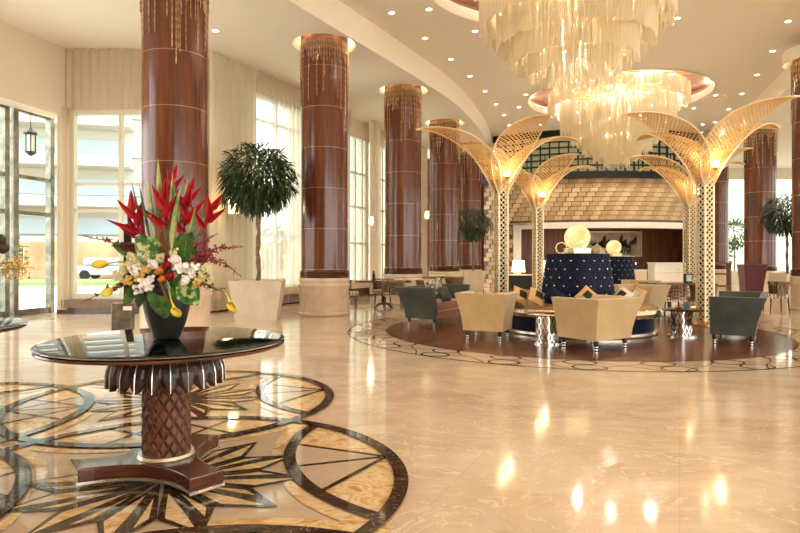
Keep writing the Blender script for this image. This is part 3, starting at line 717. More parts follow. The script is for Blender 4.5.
DLN+=['ceiling downlight above the right side of the far chandelier','ceiling downlight right of the far recess, upper of two close ones','ceiling downlight right of the far recess, lower of two close ones','ceiling downlight below the right tip of the far recess','ceiling downlight between the two chandeliers']
def downlight(x,y,H,label,grp,pw=30):
    e=empty('downlight',(x,y,H-.002),0,label,'downlight',grp)
    mb=MB(); mb.lathe([(.085,0),(.085,-.012),(.065,-.012),(.06,.0)],20,cap=False); mb.build('trim_ring',M['whitelit'],e)
    mb=MB(); mb.lathe([(.001,-.008),(.06,-.008)],16,cap=False); mb.build('lens',M['downlight'],e)
    spot('downlight_beam',(0,0,-.04),pw,parent=e,ang=110)
for i,(px,py) in enumerate(DL):
    x,y=gpH(px,py,H2); downlight(x,y,H2,DLN[i],'downlights in the raised ceiling')
x,y=gpH(215.5,30.5,H1); downlight(x,y,H1,'single downlight in the lower ceiling right of the nearest column','',45)
for (x,y) in [(-3,4),(0,7.5),(3.5,4),(5.5,9),(0,0.5),(4,0)]: 
    downlight(x,y,H2,'downlight above the lobby floor outside the picture','downlights above the entrance floor',60)
for i,px in enumerate((545,575,605,640,675)):  # row of lamps added to brighten the bar wall and its relief
    a=ang_at(px); x,y=DC[0]+(DR+1.5)*math.cos(a),DC[1]+(DR+1.5)*math.sin(a)
    downlight(x,y,H2,['leftmost','second from left','middle','second from right','rightmost'][i]+' downlight added to wash light over the woven bar wall','added wall washers along the bar',150)
# wall sconces
def sconce(px,py,z,h,w,label,rz=0):
    x=(px-400)/600*z; H=1.3+(260-py)*z/600
    e=empty('wall_sconce',(x,z,H),rz,label,'wall lamp'); mb=MB(); mb.box((0,.04,0),(w+.06,.04,h+.08)); mb.build('backplate',M['gold'],e,bevel=.01)
    mb=MB(); mb.box((0,-.02,0),(w,.10,h)); mb.build('shade',M['sconce'],e,bevel=.01)
    mb=MB(); mb.tube([(0,0,-h/2),(0,.01,-h/2-1.7)],.010); mb.build('rod',M['gold'],e)
    point('sconce_glow',(0,-.2,0),10,(1,.75,.42),.08,e)
sconce(234,205,14.9,.42,.24,'glowing square wall lamp partly hidden by the ficus crown',R(0))
sconce(371,221,20.9,.30,.13,'small glowing wall lamp right of the second column')
sconce(427,215,26.0,.32,.14,'small glowing wall lamp between the third and fourth columns')
# ---------------------------------------------------------------- chandeliers
def chandelier(c, label, tiers):
    e=empty('chandelier',(c[0],c[1],0),0,label,'chandelier','tiered crystal chandeliers')
    if tiers is None: tiers=[(2.30,7.25,6.74,26),(1.88,7.0,5.95,22),(1.50,6.7,5.56,18),(1.14,6.5,5.20,15),(.78,6.3,4.92,11),(.42,6.2,4.70,8)]
    rnd=random.Random(3)
    for ti,(r,top,bot,lobes) in enumerate(tiers):
        mb=MB()
        for layer in (0,1):
            rr=r-layer*.14; n=int(2*PI*rr/(.028 if not layer else .036))
            for k in range(n):
                a=2*PI*k/n; sca=abs(math.sin(a*lobes/2)); ro=rr*(1+.035*sca)
                b=bot-.10*sca+rnd.random()*.012+layer*.1; x,y=ro*math.cos(a),ro*math.sin(a)
                m=max(3,int((top-b)/.25)); vs=[];fs=[]
                for i in range(m+1):
                    z=top+(b-top)*i/m; ww=.0100*(1 if i%2 else .75)
                    for q in range(3): t=a+2*PI*q/3; vs.append((x+ww*math.cos(t),y+ww*math.sin(t),z))
                for i in range(m):
                    for q in range(3): fs.append((i*3+q,i*3+(q+1)%3,i*3+3+(q+1)%3,i*3+3+q))
                mb.mi=(k%3==0); mb.add(vs,fs)
        mb.build('crystal_tier',[M['crystal'],M['crystal2']],e)
        fb=MB(); fb.lathe([(r-.02,top),(r+.03,top),(r+.03,top+.04),(r-.02,top+.04)],64,cap=False); fb.build('tier_ring',M['gold'],e,smooth=True)
    fb=MB(); fb.lathe([(.30,7.30),(.30,7.77)],24); 
    for k in range(8): a=PI*k/4; fb.bar((0,0,7.29),((tiers[0][0]-.02)*math.cos(a),(tiers[0][0]-.02)*math.sin(a),7.27),.04)
    for (r,top,_,_) in tiers[1:]:
        for k in range(6): a=PI*k/3; fb.bar((r*math.cos(a),r*math.sin(a),top),(r*math.cos(a),r*math.sin(a),7.28),.02)
    fb.build('canopy_frame',M['gold'],e)
    bb=MB()
    for (r,top,bot,_) in tiers[:5]:
        n=int(r*12)
        for k in range(n):
            a=2*PI*k/n; bb.sphere(((r-.3)*math.cos(a),(r-.3)*math.sin(a),(top+bot)/2+.1+.25*((k%3)-1)*.6),.028,8,6)
    bb.build('bulbs',M['bulb'],e)
    for (r,z,n,pw) in ((tiers[0][0]-.75,7.0,7,CHP),(.9,6.4,5,CHP),(.3,5.7,3,CHP)):
        for k in range(n): a=2*PI*k/n+r; point('chandelier_lamp',(r*math.cos(a),r*math.sin(a),z),pw,(1,.91,.76),.12,e)
    dd=MB()  # unseen dishes added to block the lamps from below and throw light up
    for (r,z,n) in ((tiers[0][0]-.75,7.0,7),(.9,6.4,5),(.3,5.7,3)):
        for k in range(n): a=2*PI*k/n+r; dd.lathe([(.16,-.08),(.17,-.14),(.001,-.17)],12,(r*math.cos(a),r*math.sin(a),z),cap=False)
    dd.build('lamp_blocker_dishes',M['gold'],e,smooth=True)
    return e
CHP=125
ch=chandelier(CH[0],'large tiered crystal chandelier nearest the camera, cut by the top of the photo',[(1.98,7.25,6.88,24),(1.80,7.05,5.93,20),(1.48,6.7,5.55,17),(1.18,6.5,5.24,14),(.86,6.3,5.0,11),(.50,6.2,4.84,8)])
ch2=chandelier(CH[1],'tiered crystal chandelier farther back, hanging over the gold palms',None)

# ---------------------------------------------------------------- gold palms
def palm(rot):
    e=empty('gold_palm',(0,0,0))
    hw=.108; TH=2.95
    mb=MB(); mb.lathe([(.36,0),(.36,.03),(.26,.05),(.22,.07)],40); mb.build('base_plate',M['gold'],e,smooth=True)
    mb=MB()   # lattice trunk, four faces with crossing bars
    nz=26
    for f in range(4):
        a=f*PI/2; cs,sn=math.cos(a),math.sin(a)
        T=lambda s,z,d=0:(cs*s-sn*(-(hw+d)),sn*s+cs*(-(hw+d)),z)
        ax=lambda s,z:T(s,z)
        for k in range(nz):
            z0=.06+(TH-.06)*k/nz; z1=.06+(TH-.06)*(k+1)/nz
            for s0,s1 in ((-hw,0),(0,hw)):
                mb.bar(ax(s0,z0),ax(s1,z1),.030,.012); mb.bar(ax(s1,z0),ax(s0,z1),.030,.012)
    mb.build('trunk_lattice',M['latticerim'],e)
    mb=MB()
    for f in range(4):
        a=f*PI/2+PI/4; r=hw*1.414; mb.bar((r*math.cos(a),r*math.sin(a),.05),(r*math.cos(a),r*math.sin(a),TH),.026)
    mb.build('corner_post',M['latticerim'],e)
    mb=MB(); mb.box((0,0,TH/2+.03),(.13,.13,TH-.06)); mb.build('inner_core',M['carvedark'],e)
    # arching leaves
    for k in range(4):
        a=k*PI/2; NT,NW=32,10; 
        def S(t,w):
            # t along, w in -1..1
            th=t*PI*.60; th=t*R(108); r=.10+1.90*(1-math.cos(th))/1.309; z=2.80+1.32*math.sin(th)
            wid=(.11*(1-t)**2+.42*math.sin(PI*t**1.0)**.95)+.004
            zz=z-.06*(w*w)*(wid/.4)
            x=r; y=w*wid
            return Vector((math.cos(a)*x-math.sin(a)*y, math.sin(a)*x+math.cos(a)*y, zz))
        mb=MB()
        # crossing ribs
        for i in range(-NW,NT):
            for sgn in (1,-1):
                pts=[]
                for j in range(0,9):
                    f=j/8; t=(i+f*NW*.8)/NT
                    if 0<=t<=1: pts.append(S(t,sgn*(2*f-1)))
                if len(pts)>1:
                    for p,q in zip(pts,pts[1:]): mb.bar(p,q,.018,.008)
        mb.build('leaf_lattice',M['lattice'],e)
        mb=MB()
        for sg in (-1,1): mb.tube([S(i/NT,sg) for i in range(NT+1)],.015,6)
        mb.build('leaf_rim',M['latticerim'],e,smooth=True)
    mb=MB(); mb.sphere((0,-.27,3.17),.07,16,10); mb.build('lamp_bulb',M['bulb'],e,smooth=True)
    mb=MB(); mb.lathe([(.03,3.05),(.06,3.10),(.05,3.12)],16,(0,-.27,0)); mb.bar((0,-.05,3.0),(0,-.27,3.06),.02); mb.build('lamp_cup',M['gold'],e,smooth=True)
    point('palm_light',(0,0,3.5),8,(1,.78,.46),.08,e); point('palm_light',(0,-.40,3.17),5,(1,.8,.5),.05,e)
    for z in (2.3,1.3,.5): point('trunk_light',(0,0,z),0.01,(1,.8,.5),.03,e) if 0 else None
    return e
p0=palm(0); AXR=R(18.4)
pl_=[((2.24,13.3),'front left gold palm-shaped light sculpture with lattice leaves, behind the gold armchair'),((6.10,12.0),'front right gold palm-shaped light sculpture, its trunk left of the grey sofa'),
     ((4.02,17.5),'back left gold lattice palm, thin trunk left of the globe lamp'),((8.06,16.7),'back right gold lattice palm standing behind the front right trunk')]
for i,((x,y),l) in enumerate(pl_):
    o=p0 if i==0 else copy_tree(p0)
    o.location=(x,y,.005); o.rotation_euler=(0,0,AXR); tag(o,l,'light sculpture','gold palm light sculptures')

# ---------------------------------------------------------------- ficus trees in planters
def ficus(x,y,label,plabel,rz=0,seed=1,n=2500,ts=1,ps=1):
    rnd=random.Random(seed)
    pe=empty('planter',(x,y,0),rz,plabel,'planter','tapered stone planters')
    mb=MB(); a,b,h=.43,.56,.86
    mb.add([(-a,-a,0),(a,-a,0),(a,a,0),(-a,a,0),(-b,-b,h),(b,-b,h),(b,b,h),(-b,b,h),(-b+.05,-b+.05,h),(b-.05,-b+.05,h),(b-.05,b-.05,h),(-b+.05,b-.05,h),(-b+.06,-b+.06,h-.1),(b-.06,-b+.06,h-.1),(b-.06,b-.06,h-.1),(-b+.06,b-.06,h-.1)],
        [(3,2,1,0)]+[(i,(i+1)%4,4+(i+1)%4,4+i) for i in range(4)]+[(4+i,4+(i+1)%4,8+(i+1)%4,8+i) for i in range(4)]+[(8+i,8+(i+1)%4,12+(i+1)%4,12+i) for i in range(4)])
    mb.build('tub',M['planter'],pe); mb=MB(); mb.box((0,0,h-.1),(2*b-.13,2*b-.13,.03)); mb.build('soil',M['carvedark'],pe)
    pe.scale=(ps,ps,1)
    e=empty('ficus_tree',(x,y,h-.08),rz,label,'tree','standard ficus trees')
    mb=MB(); pts=[(.02*math.sin(i*1.1),.02*math.cos(i*1.3),i*.17) for i in range(12)]; mb.tube(pts,[.045-.001*i for i in range(12)],8)
    for k in range(2):
        mb.tube([(.035*math.cos(i*.7+PI*k),.035*math.sin(i*.7+PI*k),i*.1) for i in range(17)],.022,6)
    for k in range(14):
        d=Vector((rnd.gauss(0,1),rnd.gauss(0,1),rnd.gauss(.4,.7))).normalized(); mb.tube([(0,0,1.65),tuple(Vector((0,0,1.95))+d*.35),tuple(Vector((0,0,2.25))+d*.7)],[.02,.013,.006],5)
    mb.build('trunk',M['bark'],e,smooth=True)
    mb=MB(); C=Vector((0,0,2.32))
    for i in range(n):
        d=Vector((rnd.gauss(0,1),rnd.gauss(0,1),rnd.gauss(0,1))).normalized()
        rr=.80*(.35+.65*rnd.random()**.5)*(1+.14*math.sin(6*d.x+3)*math.cos(5*d.z)*math.cos(4*d.y)); p=C+Vector((d.x*rr,d.y*rr,d.z*rr*.92))
        dr=(d+Vector((rnd.gauss(0,.5),rnd.gauss(0,.5),-.35+rnd.gauss(0,.35)))).normalized()
        mb.leaf(p,dr,(rnd.gauss(0,.5),rnd.gauss(0,.5),1),.19+.08*rnd.random(),.038,1.0,3,.1)
    mb.build('foliage',M['leafdark'],e); e.scale=(ts,ts,ts)
ficus(-3.13,13.25,'large ball-crowned ficus tree in the stone planter left of the second column','big tapered stone planter holding the large ficus, left side',R(6),1)
ficus(2.95,24.2,'small distant ball-crowned ficus in front of the far left columns','distant stone planter at the foot of the small ficus',0,2,1500,.85,.8)
ficus(12.65,19.6,'ball-crowned ficus half hidden by the column at the right edge','pale tapered planter at the right, behind the grey sofa',R(10),3,2000,.86,.66)
# ---------------------------------------------------------------- seating
def face(fx,fy): return math.atan2(fx,-fy)
def tubseat(name,w,d,h,fab,seatfab,label,cat,group=None,flare=.13,t=.11,leg=.15,side=.06):
    e=empty(name,(0,0,0),0,label,cat,group)
    mb=MB(); z0=leg; n=8
    def path(s,inner=0):
        fx=w/2+side*s**1.6*1.6; by=d/2+flare*s**1.6; q=t*inner
        return [(-fx+q,-d/2-.0*s),(-fx+q,by-q),(fx-q,by-q),(fx-q,-d/2-.0*s)]
    vs=[];
    for i in range(n+1):
        s=i/n; vs += [(*p,z0+(h-z0)*s) for p in path(s)]
    for i in range(n,-1,-1):
        s=i/n; z=z0+(h-z0)*s; z=max(z,z0+.12); vs += [(*p,z) for p in path(s,1)]
    fs=[]
    N=2*(n+1)
    for r in range(N-1):
        for k in range(3): fs.append((r*4+k,r*4+k+1,r*4+5+k,r*4+4+k))
    for i in range(n):   # front caps
        o=i*4; ii=(N-1-i)*4; fs.append((o,o+4,ii-4,ii)); fs.append((o+3,ii+3,ii-1,o+7))
    mb.add(vs,fs); mb.build('back_and_arms',fab,e,smooth=True,bevel=.02)
    mb=MB(); mb.box((0,-.01,z0+.07),(w-.02,d-.02,.14)); mb.build('seat_base',seatfab,e,bevel=.015)
    mb=MB(); mb.box((0,-.02,z0+.22),(w-2*t+.01,d-t-.02,.17)); mb.build('seat_cushion',seatfab,e,bevel=.04)
    for sx in (-1,1):
        for sy in (-1,1):
            l=MB(); l.lathe([(.022,0),(.028,.01),(.022,.035),(.03,.05),(.024,.075),(.036,.10),(.03,.12),(.04,leg+.005)],14); l.mi=0
            o=l.build('leg',M['black'],e,smooth=True); o.location=(sx*(w/2-.06),sy*(d/2-.06),0)
            rg=MB(); rg.lathe([(.029,.012),(.029,.028)],14); rg.lathe([(.034,.052),(.034,.064)],14); rg.build('leg_ring',M['chrome'],o,smooth=True)
    return e
ac=tubseat('armchair',.66,.66,.76,M['goldfab'],M['goldfab'],'gold satin armchair seen from behind, left of the round navy booth','armchair','gold satin armchairs',leg=.15,side=.07)
ac.location=(1.46,9.98,.004); ac.rotation_euler=(0,0,face(.39,.92))
copy_tree(ac,(2.90,8.97,.004),face(-.56,.83),'nearest gold satin armchair, turned corner-on in front of the navy booth',scale=(1.22,1.08,.98))
copy_tree(ac,(5.22,13.0,.004),face(-.62,-.5),'gold satin armchair behind the nearest one, right of the navy booth')
copy_tree(ac,(6.35,16.0,0),face(-.9,.1),'distant gold armchair mostly hidden behind the right-hand armchairs')
sf=tubseat('sofa',1.75,.66,.76,M['teal'],M['rust'],'grey-teal love seat with rust seat and patterned cushion at the left of the lounge','sofa','grey-teal sofas',flare=.17,side=.10)
uf=Vector((.89,-.45)).normalized(); vl=Vector((-uf.y,uf.x))
cs=Vector((.40,11.72))+vl*.875; sf.location=(cs.x,cs.y,.004); sf.rotation_euler=(0,0,face(*uf))
uf2=Vector((-.72,.69)).normalized(); vl2=Vector((.69,.72)).normalized(); cs2=Vector((5.20,9.20))+vl2*.875
uf2=Vector((-.85,.53)).normalized(); vl2=Vector((.53,.85)).normalized(); cs2=Vector((5.06,9.14))+vl2*.875
copy_tree(sf,(cs2.x,cs2.y,.004),face(*uf2),'dark grey-teal sofa seen end-on at the right of the lounge',scale=(1,.92,.97))

# booths
M['seatleather']=mat('brown_seat_leather',(.36,.20,.085),.35)
def booth(label):
    e=empty('booth',(0,0,0),0,label,'booth','round tufted booths')
    mb=MB(); mb.lathe([(1.36,0),(1.38,.02),(1.38,.06),(1.34,.07)],80); mb.build('plinth_ring',M['silver'],e,smooth=True)
    mb=MB(); mb.lathe([(1.32,.06),(1.30,.30)],80); mb.build('base',M['navy'],e,smooth=True)
    mb=MB(); pr=[]
    n=120; vs=[]
    for z,r in ((.30,1.36),(.32,1.40),(.38,1.42),(.43,1.40),(.45,1.37)):
        for i in range(n*2): a=PI*i/n; rr=r+(.014 if i%2 else 0); vs.append((rr*math.cos(a),rr*math.sin(a),z))
    m=n*2; mb.add(vs,[(k*m+i,k*m+(i+1)%m,(k+1)*m+(i+1)%m,(k+1)*m+i) for k in range(4) for i in range(m)]); mb.build('pleated_edge',M['silver'],e)
    mb=MB(); mb.lathe([(.5,.44),(1.36,.45),(1.30,.50),(.66,.50)],80,cap=False); mb.build('seat_cushion',M['seatleather'],e,smooth=True)
    # tufted back: rounded-square drum
    mb=MB(); nA,nZ=160,44; vs=[]
    def rad(a,z):
        s=1/ (abs(math.cos(a))**4+abs(math.sin(a))**4)**.25
        return (.60-.115*((z-.45)/.96))*(.35+.65*s)
    for i in range(nZ+1):
        z=.45+.96*i/nZ
        for k in range(nA):
            a=2*PI*k/nA; g=math.sin(a*14+z*PI/.16)*math.sin(a*14-z*PI/.16); r=rad(a,z)+.022*abs(g)**.5
            vs.append((r*math.cos(a),r*math.sin(a),z))
    fs=[(i*nA+k,i*nA+(k+1)%nA,(i+1)*nA+(k+1)%nA,(i+1)*nA+k) for i in range(nZ) for k in range(nA)]+[tuple(nZ*nA+k for k in range(nA))]
    mb.add(vs,fs); mb.build('tufted_back',M['navy'],e,smooth=True)
    mb=MB(); mb.sphere((0,0,0),.016,8,6); bt=mb.build('button',M['chrome'],e,smooth=True); first=True
    for j in range(6):
        for k in range(16):
            a=2*PI*(k+.5*(j%2))/16; z=.53+.15*j; r=rad(a,z)+.012; o=bt if first else bt.copy()
            if not first: COL.objects.link(o)
            first=False; o.location=(r*math.cos(a),r*math.sin(a),z)
    return e
BC=(3.30,11.15)
b0=booth('round navy tufted booth with tall centre back, nearest of the two'); b0.location=(*BC,.004); b0.rotation_euler=(0,0,R(28))
b1=copy_tree(b0,(6.95,19.5,0.0),R(28),'second navy tufted booth, farther back to the right')
def globe(loc,label,s=1):
    e=empty('globe_lamp',loc,R(15),label,'lamp','glowing globe lamps')
    mb=MB(); mb.box((0,0,.055),(.36,.36,.11)); mb.lathe([(.10,.10),(.08,.13)],20); mb.build('base',M['palegold'],e,bevel=.01)
    mb=MB(); mb.sphere((0,0,.30),.235,40,24); mb.build('globe',M['globe'],e,smooth=True)
    return e
g0=globe((BC[0]-.02,BC[1]-.05,1.415),'large glowing alabaster globe lamp on top of the near navy booth'); g1=copy_tree(g0,(6.93,19.45,1.41),label='smaller-looking glowing globe on the far navy booth')
e=empty('rattan_ring',(BC[0]-.33,BC[1]-.1,1.42),0,'thin bronze hoop beside the globe lamp','ornament'); mb=MB(); mb.tube([(.10*math.cos(a),0,.10+.10*math.sin(a)) for a in [PI*k/12 for k in range(-5,18)]],.006); mb.build('hoop',M['gold'],e,smooth=True); mb=MB(); mb.lathe([(.06,-.0),(.06,.015)],16); mb.build('foot',M['gold'],e)
e=empty('shell_ornament',(BC[0]+.33,BC[1]-.1,1.415),0,'woven shell ornament right of the near globe lamp','ornament'); mb=MB(); mb.lathe([(.15,0),(.14,.06),(.09,.12),(.02,.17),(.001,.18)],8); mb.build('shell',noisy('woven_shell',[(.3,(.25,.16,.10)),(.7,(.6,.47,.33))],12),e)

def pillow(x,y,z,rz,tilt,label,m1,m2,w=.42,size2=.5,roll=0):
    e=empty('pillow',(x,y,z),0,label,'pillow','pillows on the lounge seats'); e.rotation_euler=(R(tilt),0,rz)
    mb=MB(); n=10; vs=[]; RY=Matrix.Rotation(R(roll),3,'Y'); C0=Vector((0,0,w/2)); up_=abs(math.sin(R(roll)))*w*.2
    tr=lambda p: tuple(RY@(Vector(p)-C0)+C0+Vector((0,0,up_)))
    for sgn in (1,-1):
        for i in range(n+1):
            for j in range(n+1):
                u=-1+2*i/n; v=-1+2*j/n; th=.085*((1-u*u)*(1-v*v))**.45; pin=1-.06*(1-abs(u*v)); 
                vs.append((u*w/2*(1-.05*(1-v*v)),sgn*-th,w/2+v*w/2*(1-.05*(1-u*u))))
    m=(n+1)**2; fs=[]
    for s in (0,1):
        for i in range(n):
            for j in range(n): b=s*m+i*(n+1)+j; fs.append((b,b+1,b+n+2,b+n+1))
    mb.v=[];mb.f=[];mb.m=[]; mb.add([tr(q_) for q_ in vs],fs); mb.build('cover',m1,e,smooth=True)
    vs=[tr(q_) for q_ in vs]; mb.v=vs; p=MB(); vs=[]
    k=size2
    for i in range(7):
        for j in range(7):
            u=(-1+2*i/6)*k; v=(-1+2*j/6)*k; th=.087*((1-u*u)*(1-v*v))**.45+.003
            vs.append((u*w/2,-th,w/2+v*w/2))
    vs=[tr(q_) for q_ in vs]; p.add(vs,[(i*7+j,i*7+j+1,i*7+j+8,i*7+j+7) for i in range(6) for j in range(6)]); p.build('patch',m2,e,smooth=True); return e
pz=.50
def onpod(px,z): return ((px-400)/600*z,z)
for (px,z,rz,tilt,l,m1,m2,w,rl) in [
  (524,10.45,.5,-28,'tan silk pillow with dark square patch at the left of the navy booth','tan','blackfab',.32,28),
  (541,10.30,.5,-34,'second tan pillow leaning behind the first, left of the booth','tan','carvedark',.31,35),
  (556,10.2,.1,-25,'navy pillow with pale piping against the booth back','navy','navy',.30,40),
  (588,10.15,-.1,-22,'cream and tan pillow with dark patch peeking over the nearest armchair','tan','blackfab',.30,45),
  (621,10.6,-.7,-30,'black and white pillow right of the booth back','cream','blackfab',.30,30),
  (636,11.2,-.8,-25,'small tan pillow behind the black and white one','tan','cream',.28,20)]:
    x,y=onpod(px,z); pillow(x,y,pz,rz,tilt,l,M[m1],M[m2],w,.45,rl)
e=empty('bolster',(1.93+.0,10.62,.62),R(25),'tan rolled bolster with dark band on the left of the booth','bolster'); mb=MB(); mb.lathe([(.01,-.28),(.09,-.27),(.11,-.24),(.11,.24),(.09,.27),(.01,.28)],20,cap=False); o=mb.build('roll',M['tan'],e,smooth=True); o.rotation_euler=(0,R(90),0); mb=MB(); mb.lathe([(.113,-.06),(.113,.05)],20,cap=False); o=mb.build('band',M['carvedark'],e,smooth=True); o.rotation_euler=(0,R(90),0)
e=empty('bolster',(3.5,10.05,.61),R(-15),'rolled cream and black bolster beside the booth back','bolster'); mb=MB(); mb.lathe([(.01,-.22),(.09,-.21),(.10,-.19),(.10,.19),(.09,.21),(.01,.22)],20,cap=False); o=mb.build('roll',M['tan'],e,smooth=True); o.rotation_euler=(0,R(90),0); mb=MB(); mb.lathe([(.103,-.16),(.103,-.08)],20,cap=False); mb.lathe([(.103,.08),(.103,.14)],20,cap=False); o=mb.build('band',M['blackfab'],e,smooth=True); o.rotation_euler=(0,R(90),0)
m_pat=noisy('patterned_silk',[(.42,(.10,.09,.07)),(.5,(.38,.33,.24)),(.58,(.62,.52,.36))],16,rough=.5)
pillow(.74,12.1,.50,face(.6,-.8),-20,'patterned grey and cream cushion on the left love seat',m_pat,m_pat,.46,.3)
pillow(.93,11.83,.48,face(.8,-.6),-24,'small plain grey cushion in front of the patterned one',M['teal'],M['teal'],.32,.3)

# drum side tables
def drum(loc,label,top='mirror'):
    e=empty('side_table',(*loc,.005),0,label,'side table','chrome drum side tables')
    mb=MB(); mb.lathe([(.235,0),(.235,.02),(.19,.025)],40); mb.build('base_ring',M['chrome'],e,smooth=True)
    mb=MB(); n=16
    for k in range(n):
        for s in (1,-1):
            for j in range(5):
                a0=2*PI*(k+s*j*.5)/n; a1=2*PI*(k+s*(j+1)*.5)/n; z0=.02+j*.082; z1=z0+.082
                mb.bar((.17*math.cos(a0),.17*math.sin(a0),z0),(.17*math.cos(a1),.17*math.sin(a1),z1),.012)
    mb.build('drum_lattice',M['chrome'],e)
    mb=MB(); mb.lathe([(.15,.02),(.15,.43)],32); mb.build('drum_core',mat('mirror_grey',(.45,.42,.38),.15,1),e,smooth=True)
    mb=MB(); mb.lathe([(.20,.43),(.31,.435),(.315,.45),(.30,.462),(.01,.462)],48); mb.build('table_top',M['chrome'] if top=='mirror' else M['black'],e,smooth=True)
drum((2.30,9.38),'chrome lattice drum side table in front of the navy booth')
drum((4.80,10.22),'chrome lattice drum side table with dark top near the gold palm trunk','d')
e=empty('tumbler',(4.87,10.2,.47),0,'pale blue glass tumbler on the dark-topped side table','glass'); mb=MB(); mb.lathe([(.045,0),(.055,.11),(.05,.11),(.04,.01),(.001,.01)],20,cap=False); mb.build('glass',mat('blue_glass',(.35,.5,.6),.05,trans=.6),e,smooth=True); mb=MB(); mb.lathe([(.001,.012),(.043,.012),(.046,.05),(.001,.05)],16,cap=False); mb.build('candle',M['cream'],e)
e=empty('coaster_dish',(4.70,10.14,.47),0,'small black dish on the dark-topped side table','dish'); mb=MB(); mb.lathe([(.03,0),(.07,.02),(.068,.025),(.001,.012)],20,cap=False); mb.build('dish',M['black'],e,smooth=True)

# tufted dining chairs and tables
def dchair(label):
    e=empty('dining_chair',(0,0,0),0,label,'chair','tufted low-back dining chairs')
    w,d,h=.56,.52,.76
    mb=MB(); n=18; vs=[]
    for z,fl in ((.40,0),(.52,.0),(.66,.02),(.74,.05),(.76,.03)):
        for i in range(n+1):
            a=PI*(-.08)+PI*1.16*i/n; vs.append(((w/2+fl)*math.cos(a),(d/2+fl)*math.sin(a)*1.0,z))
    for z,fl in ((.76,-.03),(.66,-.05),(.42,-.05)):
        for i in range(n+1):
            a=PI*(-.08)+PI*1.16*i/n; vs.append(((w/2+fl)*math.cos(a),(d/2+fl)*math.sin(a),z))
    fs=[(r*(n+1)+i,r*(n+1)+i+1,(r+1)*(n+1)+i+1,(r+1)*(n+1)+i) for r in range(7) for i in range(n)]
    mb.add(vs,fs); mb.build('backrest',M['painted_tuft'],e,smooth=True)
    mb=MB(); mb.box((0,-.02,.40),(w-.04,d,.10)); mb.build('seat',M['painted_tuft2'],e,bevel=.03)
    for sx in (-1,1):
        for sy in (-1,1):
            l=MB(); l.tube([(0,0,.36),(sx*.02,sy*.02,0)],[.022,.013],8); o=l.build('leg',M['darkwood'],e,smooth=True); o.location=(sx*.21,sy*.19,0)
    return e
def dtable(loc,w,label):
    e=empty('dining_table',loc,0,label,'table')
    mb=MB(); mb.box((0,0,.72),(w,.75,.05)); mb.build('table_top',M['darkwood'],e,bevel=.012)
    mb=MB(); mb.lathe([(.05,.08),(.05,.70)],16); mb.build('pedestal',M['black'],e,smooth=True)
    mb=MB()
    for k in range(4): a=PI/4+k*PI/2; mb.tube([(0,0,.12),(.18*math.cos(a),.18*math.sin(a),.10),(.33*math.cos(a),.33*math.sin(a),.02)],[.03,.022,.018],8)
    mb.build('foot',M['black'],e,smooth=True); return e
dc=dchair('tufted dining chair nearest the second column, seen side-on'); dc.location=(-1.40,16.15,0); dc.rotation_euler=(0,0,face(1,0))
copy_tree(dc,(-.18,15.75,0),face(0,1)+.1,'tufted dining chair with its back to the lounge, centre of the left dining set')
copy_tree(dc,(.66,16.5,0),face(-.8,.5),'tufted dining chair at the right end of the left dining set')
copy_tree(dc,(-.5,17.3,0),face(0,-1),'tufted dining chair on the far side of the left dining table')
copy_tree(dc,(.95,19.2,0),face(.1,1),'left distant tufted dining chair behind the love seat')
copy_tree(dc,(1.75,19.3,0),face(-.3,1),'right distant tufted dining chair behind the love seat')
copy_tree(dc,(6.95,13.75,0),face(-.1,1),'pale tufted dining chair just left of the front right gold trunk')
copy_tree(dc,(6.28,13.85,0),face(.1,1),'tufted dining chair at the dark table behind the side table')
copy_tree(dc,(9.4,15.0,0),face(-1,.2),'dark dining chair at the right edge of the photo, beside the sofa')
dtable((-.45,16.4,0),1.5,'long dark dining table in front of the second window')
dtable((1.35,20.1,0),1.3,'distant dark dining table beyond the love seat')
dtable((6.6,14.7,0),1.2,'dark dining table behind the lounge, left of the gold trunk')
e=empty('bottle_lamp',(-.72,16.4,.745),0,'small dark figurine standing on the left dining table','figurine'); mb=MB(); mb.lathe([(.05,0),(.055,.02),(.03,.05),(.04,.12),(.035,.17),(.015,.20),(.03,.24),(.001,.27)],16); mb.build('body',M['black'],e,smooth=True)
e=empty('menu_stand',(7.0,14.6,.745),0,'small dark box on the dining table beside the gold trunk','box'); mb=MB(); mb.box((0,0,.11),(.16,.12,.22)); mb.build('body',M['black'],e,bevel=.01); mb=MB(); mb.box((0,-.062,.12),(.12,.004,.15)); mb.build('front_panel',M['bronze'],e)
e=tubseat('club_chair',.42,.5,1.18,mat('plum_velvet',(.13,.03,.04),.6,sheen=.4),M['cream'],'plum velvet chair standing beyond the grey sofa','chair'); e.location=(9.95,17.0,0); e.rotation_euler=(0,0,face(.2,1))
e=empty('bookcase',(10.2,19.6,0),R(-10),'low dark wood shelf unit behind the plum chair','shelf'); mb=MB()
for z in (.05,.45,.85,1.2): mb.box((0,0,z),(1.0,.35,.05))
mb.build('shelf_board',M['brownwall'],e); 
for x in (-.5,.5): mb=MB(); mb.box((x,0,.62),(.04,.35,1.2)); mb.build('side_panel',M['brownwall'],e)
